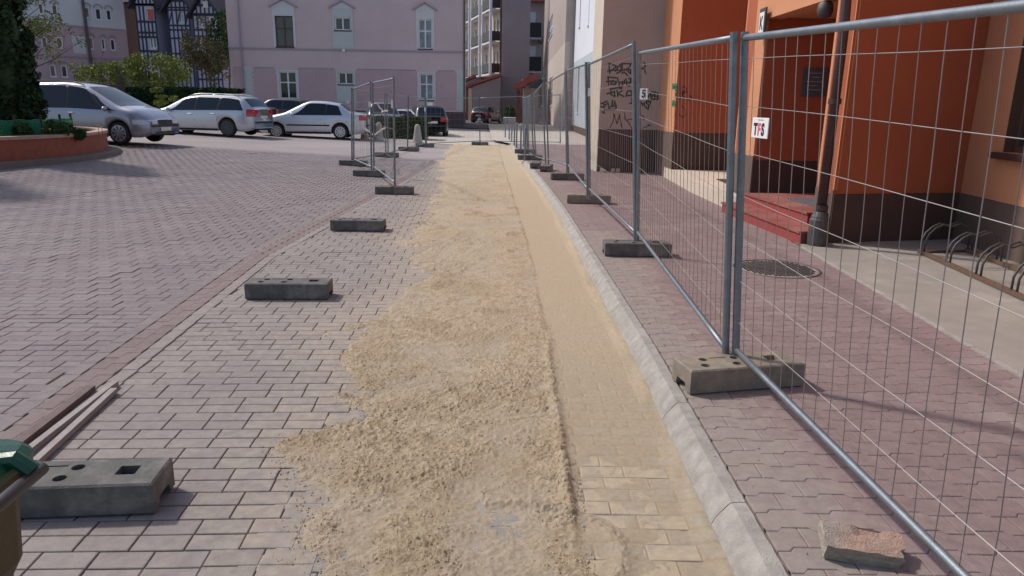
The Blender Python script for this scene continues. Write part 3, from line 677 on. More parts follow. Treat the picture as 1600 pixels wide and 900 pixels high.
for k, dx, rz, lab in (('a', 0, 2, 'dark block at the foot of the nearest left fence post'), ('b', -5, -2, 'dark block under the middle post of the left fence group'), ('c', 2, -6, 'dark block at the left corner of the fence group'), ('d', 1, -5, 'dark block behind the left group where white tape hangs'),
                       ('e', 2, -7, 'dark block with white marks in front of the hedge'), ('f', -1, -2, 'dark block at the corner by the concrete bollard'), ('g', 0, 2, 'dark block with two white marks at the far middle post')):
    p, q = LPt(k, dx); block(p.x, p.y-.02, float(rise(p.x, p.y))+.003, R(rz), lab)
# signs fixed to the wires
def plate_on(pan, c, w, h, rz, m_='white', nm='sign', lab=None, th=.004, tilt=0):
    b = MB(); b.box(-w/2, w/2, -th/2, th/2, -h/2, h/2, bev=.0015); o = b.build(nm, M[m_], None); o.parent = pan
    o.matrix_local = Matrix.Translation(Vector(c)-Vector(pan.location)) @ Matrix.Rotation(rz, 4, 'Z') @ Matrix.Rotation(tilt, 4, 'Y')
    ORIG[o.name] = (0, 0, 0)
    if lab: o['label'] = lab
    return o
c0 = at(1178.5, 196, 3.86); c1 = at(1206, 200, 3.35); rzs = math.atan2(c1.y-c0.y, c1.x-c0.x)
# the sign hangs in the plane of the near panel
dpan = (Vector((1.52, .5, 0))-Vector((A0n.x, A0n.y, 0))).normalized(); rzp = math.atan2(dpan.y, dpan.x)
c = at(1191.5, 200, 3.62); sg = plate_on(pn, c+Vector((-.012, 0, 0)), .20, .098, rzp, lab='white sign reading TFS')
RX = Matrix.Rotation(math.pi/2, 4, 'X')
for ch, x, m_ in (('T', -.052, 'black'), ('F', -.006, 'pinkprint'), ('S', .040, 'black')):
    text_mesh('letter', ch, .078, M[m_], sg, (x, -.0028, -.010), RX, .0006, .0035, .95, label='letter '+ch)
b = MB()
for i in range(7): b.box(-.03+i*.0105, -.022+i*.0105, -.0029, -.0022, .036, .0405)
b.build('small_print', M['trim_line'], sg)
c = at(1006, 147, 7.35); dp1 = math.atan2(P(1133, 570, 4).y-P(996, 378, 7.6).y, P(1133, 570, 4).x-P(996, 378, 7.6).x)
s5 = plate_on(p1, c, .085, .105, R(-35), lab='small white tag reading 5')
text_mesh('digit', '5', .10, M['black'], s5, (.0, -.0032, 0), RX, .0006, .004, .9, label='digit 5')
for pan_, px, py, Y in ((None, 920.5, 144, 11.35),):
    b = MB(); b.box(-.02, .02, -.003, .003, -.06, .06); tg = b.build('white_card', M['white'], None, label='small white tag fixed to the paired posts before the pale wall', cat='tag'); tg.location = at(px, py, Y-.05); tg.rotation_euler = (0, 0, R(-15))
for (px, py, Y, w, h, lab) in ((612.5, 163, 13.45, .03, .14, 'white tag on the tallest left fence post'), (635.5, 172, 25.5, .06, .09, 'small white tag on the post in front of the hedge'), (672, 162.5, 28.2, .20, .11, 'white tag at the top of the post in front of the black car'), (577.5, 163, 16.5, .05, .12, 'white tag on the middle post of the left group'), (664, 171, 28.1, .05, .14, 'lower white tag on the post in front of the black car')):
    b = MB(); b.box(-w/2, w/2, -.003, .003, -h/2, h/2); tg = b.build('white_card', M['white'], None, label=lab, cat='tag'); tg.location = at(px, py, Y)
# tape ribbons and yellow tag
def ribbon(name, pts, w, m_, label, cat):
    b = MB(); n = len(pts)
    for i in range(n-1):
        a_, c_ = Vector(pts[i]), Vector(pts[i+1]); wz = w*(.6+.5*math.sin(i*1.7)**2); b.add([a_-Vector((0, 0, wz/2)), c_-Vector((0, 0, wz/2)), c_+Vector((0, .01, wz/2)), a_+Vector((0, .01, wz/2))], [(0, 1, 2, 3)])
        b.add([a_-Vector((0, -.003, wz/2)), c_-Vector((0, -.003, wz/2)), c_+Vector((0, .013, wz/2)), a_+Vector((0, .013, wz/2))], [(3, 2, 1, 0)])
    return b.build(name, M[m_], None, label=label, cat=cat)
def rib_px(L, Ya, Yb): n = len(L); return [at(px, py, Ya+(Yb-Ya)*i/(n-1)) for i, (px, py) in enumerate(L)]
ribbon('barrier_tape', rib_px([(568, 199), (571, 202), (575, 204), (578, 207), (582, 210), (586, 210), (590, 207), (593, 205), (596, 202), (602, 200)], 17.5, 21), .055, 'tape', 'white tape drooping between the left fence posts', 'tape')
ribbon('barrier_tape', rib_px([(585, 239), (584, 236), (586, 233), (590, 231), (593, 233), (596, 233), (599, 230), (602, 227)], 16.7, 21), .04, 'tape', 'thin tape end curling low between the left fence posts', 'tape')
ribbon('barrier_tape', rib_px([(589, 161), (591, 165), (594, 169), (598, 172), (596, 175), (601, 173), (606, 173)], 18, 22), .06, 'tape', 'crumpled white tape tied high on the back left posts', 'tape')
ribbon('cable_tie_strip', rib_px([(606, 293), (607.5, 289), (610, 285), (611, 282)], 13.2, 13.6), .05, 'tag_yellow', 'yellow strip at the foot of the nearest left post', 'strip')
# ================================================================== small ground objects
# strips left of the near block
for (p0, p1_, w, h, m_, lab, zz) in (((142, 603), (-12, 722), .05, .03, 'board', 'dark strip, leftmost of the three lying by the green bin', 0), ((180, 596), (30, 712), .036, .028, 'board_light', 'pale strip in the middle of the three by the green bin', .0), ((178, 607), (52, 722), .036, .030, 'board_light', 'pale strip nearest the block, crossing the middle strip', .0)):
    a_, c_ = onz(*p0, h), onz(*p1_, h); b = MB(); d = (a_-c_).normalized(); c_ = c_-d*.55
    b.beam(a_+Vector((0, 0, -h/2+.004)), c_+Vector((0, 0, -h/2+.004)), w, h); b.build('strip', M[m_], None, label=lab, cat='strip', group='strips lying by the bin')
# brick fragment
bm = bmesh.new(); bmesh.ops.create_cube(bm, size=1); bmesh.ops.subdivide_edges(bm, edges=bm.edges[:], cuts=7, use_grid_fill=True)
for v in bm.verts:
    x, y, z = v.co; n_ = (fbm(np.array([x*3.1+y]), np.array([z*3+y*2]), 5)[0]-.5); w = 1-.10*(x+.5)*(z > 0)
    v.co = Vector((x*.265, y*.128*w, z*.060)); v.co.x += n_*.018*(abs(x) > .4); v.co.z += n_*.016*(z > .4)+(-.012 if (z > .4 and y > .18 and -.05 < x < .35) else 0); v.co.y += n_*.014
    if x > .38 and y < -.2: v.co.x -= .018*abs(n_*4+.5)
me = bpy.data.meshes.new('brick_fragment'); bm.to_mesh(me); bm.free(); me.materials.append(M['brick']); me.materials.append(M['brickgrey'])
for p in me.polygons: p.material_index = 1 if (p.normal.z < .45) else 0
o = link('brick_fragment', me, None, label='broken orange brick fragment lying on the sidewalk below the near fence panel', cat='brick', loc=(1.25, 2.25, WZ+.042)); o.rotation_euler = (R(14), R(4), R(-11))
# manhole
mc = (2.62, 6.98); t = thing('manhole_cover', 'round cast-iron manhole cover with a raised grid set in the sidewalk', 'manhole cover', (mc[0], mc[1], WZ))
b = MB(); b.lathe([(.385, -.02), (.40, .006), (.415, .006), (.43, -.01)], (mc[0], mc[1], WZ), 40); b.f = [f for f in b.f if len(f) == 4]; b.m = [0]*len(b.f); b.build('frame', M['iron'], t)
b = MB(); b.lathe([(.378, -.02), (.378, .001)], (mc[0], mc[1], WZ), 40); pl_ = b.build('lid', M['brickgrey'], t)
b = MB()
for i in range(-9, 10):
    for j in range(-9, 10):
        x, y = i*.04, j*.04
        if x*x+y*y < .355**2: b.box(mc[0]+x-.013, mc[0]+x+.013, mc[1]+y-.013, mc[1]+y+.013, WZ+.001, WZ+.009)
b.build('raised_studs', M['iron'], pl_, kind='stuff')
# bicycle rack
t = thing('bicycle_rack', 'rusty low bicycle rack with paired hoops by the window wall', 'bicycle rack', (4.6, 6.5, WZ))
F0, F1 = onz(1436, 392, WZ+.03), onz(1612, 470, WZ+.03); dF = (F1-F0).normalized(); F1 = F0+dF*3.4
off = Vector((.60, .12, 0))
b = MB(); b.beam(F0, F1, .04, .04); b.build('front_rail', M['rust'], t)
b = MB(); b.beam(F0+off, F1+off, .04, .04); b.build('rear_rail', M['rust'], t)
b = MB(); b.beam(F0+Vector((.02, 0, -.012)), F0+off-Vector((.02, 0, .012)), .04, .02); b.build('end_bar', M['rust'], t)
for k in range(6):
    s_ = .03+k*.60
    if s_ > 3.3: break
    for q in (0, .085):
        p = F0+dF*(s_+q); pts = [p+Vector((0, 0, .0)), p+Vector((.0, 0, .13)), p+Vector((.03, 0, .21)), p+Vector((.10, 0.01, .275)), p+off*.32+Vector((0, 0, .31)), p+off*.5+Vector((0, 0, .285)), p+off*.68+Vector((0, 0, .32)), p+off*.88+Vector((0, 0, .27)), p+off*.97+Vector((0, 0, .17)), p+off]
        b = MB(); b.tube(pts, .011, 8); b.build('hoop', M['iron'], t, smooth=True)
# ================================================================== bins
def bin_(name, label, loc, rz, lidm, bodym):
    t = thing(name, label, 'bin', loc, rz, world=False); t.name = name; ORIG[t.name] = (0, 0, 0)
    b = MB(); prof = []
    for z, w, d in ((.04, .17, .20), (.10, .175, .205), (.40, .19, .225), (.62, .205, .245), (.66, .225, .26), (.84, .235, .27), (.86, .25, .285), (.90, .25, .285)):
        r_ = .05; ring = []
        for cx, cy, a0 in ((w-r_, d-r_, 0), (-w+r_, d-r_, 90), (-w+r_, -d+r_, 180), (w-r_, -d+r_, 270)):
            for k in range(4): a = R(a0+k*30); ring.append((cx+r_*math.cos(a), cy+r_*math.sin(a), z))
        prof.append(ring)
    Pv = [p for r_ in prof for p in r_]; n = 16; b.add(Pv, [(i*n+k, i*n+(k+1) % n, (i+1)*n+(k+1) % n, (i+1)*n+k) for i in range(len(prof)-1) for k in range(n)]+[tuple(range(n))[::-1], tuple((len(prof)-1)*n+k for k in range(n))])
    b.build('body', bodym, t, smooth=False)
    b = MB(); rings = []
    for z, k in ((.902, 1.02), (.925, 1.03), (.945, .97), (.962, .80), (.968, .4)):
        ring = []
        for cx, cy, a0 in ((.20, .235, 0), (-.20, .235, 90), (-.20, -.235, 180), (.20, -.235, 270)):
            for q in range(4): a = R(a0+q*30); ring.append(((cx+.06*math.cos(a))*k, (cy+.06*math.sin(a))*k, z))
        rings.append(ring)
    b.add([p for r_ in rings for p in r_], [(i*n+k, i*n+(k+1) % n, (i+1)*n+(k+1) % n, (i+1)*n+k) for i in range(len(rings)-1) for k in range(n)]+[tuple(range(n))[::-1], tuple((len(rings)-1)*n+k for k in range(n))])
    for s_ in (-1, 1): b.tube([(s_*.15, -.24, .935), (s_*.15, -.31, .945), (s_*.15, -.345, .915)], .02, 8)
    b.build('lid', lidm, t, smooth=False)
    b = MB(); b.tube([(-.21, -.27, .87), (-.21, -.315, .895), (-.19, -.34, .90), (0, -.342, .90), (.19, -.34, .90), (.21, -.315, .895), (.21, -.27, .87)], .0155, 10); b.build('handle', M['bin_black'], t, smooth=True)
    for s_ in (-1, 1):
        b = MB(); b.lathe([(.05, s_*.17), (.10, s_*.175), (.10, s_*.22), (.05, s_*.225)][::(1 if s_ > 0 else -1)], (0, -.24, .10), 18, axis='y')
        b.v = [(y_+0, x_-.24, z_) if False else (y_, -.24+x_, z_) for (x_, y_, z_) in [(v[0], v[1]+.24, v[2]) for v in b.v]]
        b.build('wheel', M['rubber'], t)
    return t
BINR = R(92); BINX, BINY = -1.355, 1.265
bin_('wheelie_bin', 'green-lidded wheeled bin with brown body and black handle at the left edge', (BINX, BINY, 0), BINR, M['bin_green'], M['bin_body']).scale = (.94, .94, .94)
bin_('wheelie_bin', 'teal plastic bin lid corner at the bottom right edge', (.81+.275, 1.01-.30, 0), 0, M['teal'], M['teal'])
# ================================================================== bollards, posts
def cone(px, py, label, Y=None, s=1):
    q = at(px, py, Y); z = float(rise(q.x, q.y)); b = MB(); b.lathe([(.21*s, 0), (.205*s, .03), (.135*s, .50*s), (.115*s, .66*s), (.08*s, .735*s), (.03*s, .76*s)], (q.x, q.y, z), 16)
    t = thing('bollard', label, 'bollard', (q.x, q.y, z), group='tapered concrete bollards'); 
    b.build('shaft', M['bollard_conc'], t, smooth=True)
    b = MB(); b.lathe([(.225*s, -.02), (.225*s, .025), (.20*s, .035)], (q.x, q.y, z), 16); b.build('base', M['bollard_conc'], t)
cone(592.5, 216, 'tapered concrete bollard behind the fence at the left end of the hedge', 31)
cone(652.5, 218, 'tapered concrete bollard at the right end of the hedge', 31)
cone(421, 207, 'tapered concrete bollard between the black car and the silver saloon', 33, .7)
cone(570, 214, 'tapered concrete bollard just behind the silver saloon', 31.5, .9)
labs = ['first', 'second', 'third', 'fourth', 'fifth', 'sixth', 'seventh', 'eighth']
for i, (px, py, ty, lab) in enumerate([(820, 251, 201, 'nearest slim steel bollard on the kerb'), (813.5, 240, 193, 'slim steel bollard second from the near end'), (807, 231, 189, 'slim steel bollard third from the near end, leaning'), (803.5, 226.5, 187, 'slim steel bollard fourth from the near end'), (799.5, 221.5, 185, 'slim steel bollard fifth from the near end'), (795.5, 218, 184, 'slim steel bollard second from the far end'), (789.5, 214.5, 182, 'farthest slim steel bollard beside the parked hatchback')]):
    q = onz(px, py, WZ); b = MB(); h = .92; b.lathe([(.03, 0), (.03, h-.02), (.02, h)], (q.x, q.y, WZ), 10); b.build('steel_bollard', M['galv_rail'], None, label=lab, cat='bollard', group='slim steel bollards on the kerb')
# ================================================================== ORANGE BUILDING (right)
ob = thing('apartment_building', 'orange and salmon apartment building with dark brown plinth and stepped entrance on the right', 'building', (3.7, 8.4, WZ))
HT = 8.0
def walls(parent, W, segs, **kw):
    """segs: list of (name, z0, z1, material, o)"""
    for (nm, z0, z1, m_, o_) in segs:
        b = W.slab(0, W.L, z0, z1, kw.get('th', .3), kw.get('holes', ()), o_); b.build(nm, M[m_], parent)
W1 = Wall((3.745, 8.455), (5.48, 8.87))
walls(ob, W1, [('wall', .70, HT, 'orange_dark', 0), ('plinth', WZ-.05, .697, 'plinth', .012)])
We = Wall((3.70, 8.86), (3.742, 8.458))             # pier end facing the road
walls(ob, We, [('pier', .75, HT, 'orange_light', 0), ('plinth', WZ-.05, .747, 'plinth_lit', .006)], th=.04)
b = We.mb(); b.box(.13, .17, -.004, .01, .76, HT-.01); b.build('expansion_joint', M['orange_dark'], ob)
W2 = Wall((5.475, 8.86), (4.82, 2.2))
s0, z0 = W2.px(1567, 236); hs = (s0, 1.235, s0+1.5, 2.78)
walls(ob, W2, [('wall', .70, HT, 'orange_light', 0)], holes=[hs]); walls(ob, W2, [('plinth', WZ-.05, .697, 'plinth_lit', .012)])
w_ = window(ob, W2, hs, 'brown_frame', 'glass', .16, .07, 2, (), False)
b = W2.mb(); b.box(s0-.09, s0+1.6, -.10, .10, 1.165, 1.232, bev=.006); b.build('sill', M['pipe'], w_)
b = W2.mb(); b.box(s0-.002, s0+.012, .001, .15, 1.24, 2.775); b.build('reveal', M['brown_frame'], w_)
# recess with entrance
W3 = Wall((3.665, 11.2), (6.2, 11.35))
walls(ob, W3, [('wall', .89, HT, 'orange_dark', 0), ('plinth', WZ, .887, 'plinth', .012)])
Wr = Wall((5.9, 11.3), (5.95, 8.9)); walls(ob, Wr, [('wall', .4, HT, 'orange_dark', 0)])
s_, z_ = W3.px(1255, 106); s2_, z2_ = W3.px(1288, 151); b = W3.mb(); b.box(s_, s2_, -.03, -.001, z2_, z_, bev=.006); pq = b.build('notice_board', M['mat'], ob)
b = W3.mb()
for i, (a_, c_) in enumerate([(.25, .75), (.35, .7), (.15, .85), (.2, .6), (.3, .8)]): zz = z_-.08-i*.06; b.box(lerp(s_, s2_, a_), lerp(s_, s2_, c_), -.034, -.031, zz, zz+.012)
b.build('lines_of_text', M['trim_line'], pq)
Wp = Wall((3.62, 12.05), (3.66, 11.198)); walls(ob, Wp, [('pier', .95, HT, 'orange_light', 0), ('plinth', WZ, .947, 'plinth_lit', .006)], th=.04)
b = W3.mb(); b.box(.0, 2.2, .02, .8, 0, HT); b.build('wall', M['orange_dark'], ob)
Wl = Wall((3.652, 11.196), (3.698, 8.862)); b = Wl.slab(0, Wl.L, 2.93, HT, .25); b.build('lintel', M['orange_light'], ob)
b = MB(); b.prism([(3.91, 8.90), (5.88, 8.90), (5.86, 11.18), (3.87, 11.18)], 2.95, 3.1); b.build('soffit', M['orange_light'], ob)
# lamp under the soffit
b = MB(); c = at(1289, 18, 9.3); b.lathe([(.05, .12), (.085, .09), (.095, 0), (.07, -.06), (.02, -.075)][::-1], tuple(c), 14); b.build('wall_lamp', M['iron'], ob, smooth=True)
# house number plate
q0 = onx(1193, 34, 3.60); b = MB(); b.box(3.575, 3.60, q0.y-.13, q0.y+.13, q0.z-.23, q0.z+.19, bev=.006); hn = b.build('number_plate', M['iron'], ob)
b = MB(); b.box(3.568, 3.5745, q0.y-.10, q0.y+.10, q0.z-.20, q0.z+.13); b.build('plate_face', M['white'], hn)
t_ = text_mesh('letter', 'K', .26, M['black'], hn, Vector((3.5665, q0.y, q0.z-.03))-Vector((3.7, 8.4, WZ)), Matrix.Rotation(-math.pi/2, 4, 'Z') @ Matrix.Rotation(math.pi/2, 4, 'X'), .0008, .006, .8)
# steps
def step_poly(i): return [(3.37+i*.31, 8.32), (3.20+i*.31, 10.95), (3.66+.0*i, 10.97), (5.85, 11.15), (5.85, 8.95), (3.70+.0, 8.88), (3.66, 8.42)] if i == 0 else [(3.37+i*.31, 8.90), (3.23+i*.31, 10.94), (5.84, 11.14), (5.84, 8.96)]
b = MB(); b.prism([(3.37, 8.36), (3.18, 10.96), (3.60, 11.0), (3.66, 11.17), (3.70, 8.88), (3.66, 8.40)], WZ-.04, .245); st_ = b.build('step', M['red_step'], ob)
b = MB(); b.prism([(3.35, 8.34), (3.16, 10.97), (3.60, 11.01), (3.655, 11.17), (3.70, 8.88), (3.66, 8.40)], .247, .272); b.build('tread', M['red_tread'], st_)
b = MB(); b.prism([(3.655, 8.90), (3.505, 10.93), (5.84, 11.14), (5.84, 8.96)], .20, .395); st_ = b.build('landing', M['red_step'], ob)
b = MB(); b.prism([(3.635, 8.89), (3.485, 10.93), (5.84, 11.14), (5.84, 8.96)], .397, .42); b.build('tread', M['red_tread'], st_)
b = MB(); b.prism([(3.40, 8.92), (3.38, 8.36), (3.66, 8.42), (3.66, 8.92)], .20, .268); b.build('step', M['red_step'], ob) if False else None
m0_, m1_ = onz(1218, 306, .42), onz(1262, 320, .42); b = MB(); b.prism([(3.95, 9.25), (3.90, 10.3), (4.75, 10.35), (4.8, 9.3)], .421, .434); b.build('doormat', M['mat'], None, label='dark rubber mat lying on the red entrance landing', cat='doormat')
# rain pipe and its cast boot
pc = (3.555, 8.30); b = MB(); b.lathe([(.115, 0), (.12, .04), (.112, .30), (.10, .325), (.098, .34), (.07, .40)], (pc[0], pc[1], WZ), 16); pb_ = b.build('pipe_boot', M['iron'], ob, smooth=False)
b = MB(); b.tube([(pc[0], pc[1], .48), (pc[0]+.005, pc[1], 2.55), (pc[0], pc[1]+.02, 2.85), (pc[0]-.06, pc[1]+.15, 3.15), (pc[0]-.16, pc[1]+.55, 3.55), (pc[0]-.2, pc[1]+.9, 4.2)], .054, 12); b.build('rain_pipe', M['pipe'], ob, smooth=True)
for z in (.56, 1.75): b = MB(); b.lathe([(.07, -.03), (.07, .03)], (pc[0]+.003, pc[1], z), 14); b.build('pipe_collar', M['pipe'], ob)
# second recess behind: side wall, end wall, corner pier
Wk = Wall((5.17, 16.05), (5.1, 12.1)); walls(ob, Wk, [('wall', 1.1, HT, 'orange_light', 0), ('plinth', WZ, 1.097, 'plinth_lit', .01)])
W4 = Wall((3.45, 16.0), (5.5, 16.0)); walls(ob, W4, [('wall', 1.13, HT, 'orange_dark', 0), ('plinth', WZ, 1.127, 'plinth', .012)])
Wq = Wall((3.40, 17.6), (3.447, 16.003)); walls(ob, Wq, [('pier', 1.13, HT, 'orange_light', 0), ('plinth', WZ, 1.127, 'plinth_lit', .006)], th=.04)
# pale concrete platform in front of the second recess
lp = thing('concrete_ramp', 'low pale concrete entrance ramp between the orange wall and the steps', 'ramp', (3.4, 14, WZ))
b = MB(); b.prism([(3.50, 10.98), (3.36, 11.3), (3.32, 13.6), (3.42, 16.6), (3.52, 17.0), (3.75, 17.1), (3.43, 15.9), (5.1, 15.9), (5.05, 12.1), (3.6, 12.08)][::1], WZ-.02, .34); b.build('slab', M['cream'], lp)
b = MB(); b.prism([(3.8, 12.6), (3.85, 13.8), (4.9, 13.8), (4.9, 12.6)], .342, .355); b.build('grate', M['iron'], lp)
# ================================================================== GREY-MAUVE WALL WITH GRAFFITI
gb = thing('apartment_building', 'grey-mauve block with black graffiti and a cream corner strip', 'building', (2.0, 17.6, WZ))
W5 = Wall((2.0, 17.6), (3.40, 17.6)); walls(gb, W5, [('wall', 1.13, 9, 'graf_wall', 0), ('plinth', WZ-.03, 1.127, 'plinth', .012)], th=.25)
Wc = Wall((1.905, 18.75), (1.995, 17.602)); b = Wc.slab(0, Wc.L, WZ-.03, 9, .06); b.build('corner_strip', M['cream'], gb)
b = MB(); b.box(2.05, 4.6, 17.86, 18.7, 0, 9); b.build('wall', M['graf_wall'], gb)
def scribble(strokes, W, w, m_, name, parent):
    b = W.mb()
    for st in strokes:
        pts = [W.px(930+x/6.925, 80+y/6.925) for x, y in st]
        for i in range(len(pts)-1):
            (a0, b0), (a1, b1) = pts[i], pts[i+1]; L_ = math.hypot(a1-a0, b1-b0)+1e-6; nx, ny = -(b1-b0)/L_*w/2, (a1-a0)/L_*w/2; ex, ey = (a1-a0)/L_*w*.3, (b1-b0)/L_*w*.3; d = -.0022-.00015*(i % 5)
            b.add([(a0-nx-ex, d, b0-ny-ey), (a1-nx+ex, d, b1-ny+ey), (a1+nx+ex, d, b1+ny+ey), (a0+nx-ex, d, b0+ny-ey)], [(0, 1, 2, 3)])
    return b.build(name, M[m_], parent, kind='stuff')
G1 = [[(150, 130), (150, 215), (135, 215)], [(145, 130), (235, 165), (165, 215), (155, 240)], [(215, 215), (275, 140), (285, 215), (230, 240)], [(285, 135), (390, 135), (355, 190), (290, 205), (290, 135)], [(160, 205), (260, 205), (380, 200), (385, 245), (350, 215)], [(290, 240), (310, 225), (355, 265)],
      [(525, 115), (545, 160), (500, 195)], [(530, 190), (548, 245)],
      [(140, 275), (145, 365)], [(135, 280), (240, 290)], [(120, 330), (200, 320)], [(170, 355), (180, 325), (230, 330), (220, 355), (170, 355)], [(245, 300), (265, 390), (285, 400), (300, 330), (265, 340)], [(290, 370), (330, 300), (345, 370)], [(305, 345), (385, 335)], [(360, 295), (385, 300), (365, 385)], [(385, 290), (385, 340)],
      [(125, 460), (210, 440)], [(165, 400), (170, 470), (215, 490), (205, 430)], [(165, 410), (245, 395), (290, 405)], [(235, 420), (245, 490)], [(290, 425), (245, 460), (310, 490)], [(330, 490), (350, 430), (390, 430), (395, 480), (345, 480)],
      [(60, 570), (130, 540)], [(90, 560), (100, 610), (60, 600)], [(100, 590), (140, 560), (150, 610)], [(140, 625), (180, 590), (185, 530), (190, 600), (215, 590), (210, 540), (230, 610), (210, 630), (100, 630)], [(75, 655), (95, 670), (95, 650)], [(370, 565), (400, 560), (395, 510)],
      [(550, 450), (570, 500), (610, 440), (680, 455), (680, 520), (610, 520), (600, 470), (700, 505)], [(610, 500), (650, 440), (640, 510)], [(490, 545), (520, 590), (560, 535), (600, 545), (570, 630), (540, 590), (545, 615)], [(560, 560), (580, 600)], [(495, 570), (590, 545)], [(820, 325), (835, 370)]]
G2 = [[(160, 825), (200, 745), (200, 675)], [(205, 680), (235, 790), (270, 680), (245, 740)], [(260, 690), (290, 830)], [(315, 665), (325, 735), (360, 770)], [(335, 745), (400, 735)], [(360, 770), (395, 835)], [(520, 700), (530, 745)], [(500, 690), (525, 710)], [(520, 830), (600, 800)], [(600, 800), (570, 795)]]
G3 = [[(835, 370), (870, 405), (895, 405), (890, 435), (855, 415)], [(890, 460), (870, 480), (890, 500)], [(880, 440), (885, 500)], [(830, 580), (850, 545), (870, 580), (890, 575)], [(835, 590), (885, 595)], [(860, 545), (885, 570)]]
scribble(G1, W5, .036, 'paint_black', 'graffiti', gb); scribble(G2, W5, .024, 'paint_brown', 'graffiti', gb); g3 = scribble(G3, Wall((3.44, 17.585), (3.9, 17.585)), .05, 'paint_green', 'graffiti', gb)
for v in g3.data.vertices: v.co.y -= 0
bpy.data.objects.remove(g3)
scribble(G3, Wall((3.40, 17.57), (3.46, 16)), .06, 'paint_green', 'graffiti', ob) if False else None
Wg = Wall((3.397, 17.6), (3.444, 16.003))
b = Wg.mb()
for (p0, p1) in (((835, 370), (875, 400)), ((850, 395), (895, 400)), ((893, 400), (893, 432)), ((870, 430), (893, 432)), ((885, 440), (880, 505)), ((868, 470), (895, 480)), ((835, 585), (850, 550)), ((850, 550), (880, 575)), ((835, 590), (890, 592)), ((892, 570), (890, 592))):
    a_, c_ = Wg.px(930+p0[0]/6.925, 80+p0[1]/6.925), Wg.px(930+p1[0]/6.925, 80+p1[1]/6.925); a_ = (min(max(a_[0], .02), 1.58), a_[1]); c_ = (min(max(c_[0], .02), 1.58), c_[1])
    z0_, z1_ = sorted((a_[1], c_[1])); x0_, x1_ = sorted((a_[0], c_[0])); b.box(x0_, x1_+.10, -.012, -.006, z0_, z1_+.035)
b.build('graffiti', M['paint_green'], ob, kind='stuff')
G4 = [[(930, 400), (960, 380), (990, 410), (950, 440), (930, 420)], [(920, 460), (985, 430), (940, 480)], [(915, 520), (950, 450), (1000, 440)], [(1010, 530), (1045, 510), (1025, 480)], [(940, 480), (1020, 530)], [(905, 680), (940, 715), (980, 690), (970, 640)], [(940, 590), (965, 630)]]
scribble(G4, W4, .02, 'paint_brown', 'graffiti', ob)
b = MB(); c = Vector((3.0, 17.45, WZ))
for i in range(9): x = 2.02+random.random()*.5; y = 17.42+random.random()*.1; s_ = .03+.05*random.random(); b.box(x, x+s_, y, y+s_, WZ, WZ+s_*1.2, bev=.008)
b.build('rubble', M['cream'], None, label='crumbled plaster at the foot of the cream corner', cat='rubble', kind='stuff')
# ================================================================== PALE WALL, TAN BLOCK
wb = thing('apartment_building', 'white and pale blue rendered block with tall slit windows', 'building', (3.6, 40, 0))
W6 = Wall((3.62, 47.2), (3.95, 18.72)); zsp = W6.px(905, 93)[1]
def hpx(W, x0, y0, x1, y1):
    a_, c_ = W.px(x0, y1), W.px(x1, y0); return (a_[0], a_[1], c_[0], c_[1])
slits = [hpx(W6, 895, -25, 898.5, 44), hpx(W6, 905, -25, 909, 43), hpx(W6, 919, -25, 922.5, 40)]; lows = [hpx(W6, 901, 103, 906, 176)]
b = W6.slab(0, W6.L, zsp, 10, .3, [(h[0], h[1], h[2], 9.5) for h in slits]+[(h[0], zsp, h[2], h[3]) for h in []]); b.build('wall', M['white_wall'], wb)
b = W6.slab(0, W6.L, .5, zsp, .3, lows); b.build('wall', M['blue_wall'], wb)
b = W6.slab(0, W6.L, .05, .497, .3, (), .01); b.build('plinth', M['plinth'], wb)
for h in [(h[0], h[1], h[2], 9.5) for h in slits]+lows: window(wb, W6, h, 'white_frame', 'glass_lit', .10, .08, 1, (.5,))
b = MB(); b.box(4.4, 9, 19, 47, 0, 10); b.build('core', M['white_wall'], wb)
tb = thing('apartment_building', 'tan rendered block with a paler lower storey', 'building', (3.05, 47, 0))
W7 = Wall((3.12, 86), (3.05, 47.3)); W7b = Wall((3.05, 47.3), (3.9, 47.3)); zt = W7.px(860, 95)[1]
ups = [hpx(W7, 857, 20, 864, 65)]; lo7 = [hpx(W7, 843.5, 120, 849, 166), hpx(W7, 857.5, 119, 864, 165)]
b = W7.slab(0, W7.L, zt, 14, .3, ups); b.build('wall', M['tan_wall'], tb); b = W7.slab(0, W7.L, .1, zt-.003, .3, lo7); b.build('wall', M['tan_low'], tb)
b = W7b.slab(0, W7b.L, zt, 14, .3, ()); b.build('wall', M['tan_wall'], tb); b = W7b.slab(0, W7b.L, .1, zt-.003, .3, ()); b.build('wall', M['tan_wall'], tb)
for h in ups+lo7: window(tb, W7, h, 'white_frame', 'glass_lit', .12, .12, 1, (.5,))
h = hpx(W7, 845, 64, 849, 69); b = W7.mb(); b.box(h[0], h[2], -.2, 0, h[1], h[3]); b.build('vent', M['iron'], tb)
b = W7.mb()
a_ = W7.px(859, 182)
b.box(a_[0]-.8, a_[0]+.5, -.01, -.003, a_[1]-.7, a_[1]-.5); b.box(a_[0]-.2, a_[0], -.01, -.003, a_[1]-.8, a_[1]+.2); b.box(a_[0]+.4, a_[0]+.6, -.01, -.003, a_[1]-.7, a_[1]+.4); b.build('graffiti', M['paint_black'], tb, kind='stuff')
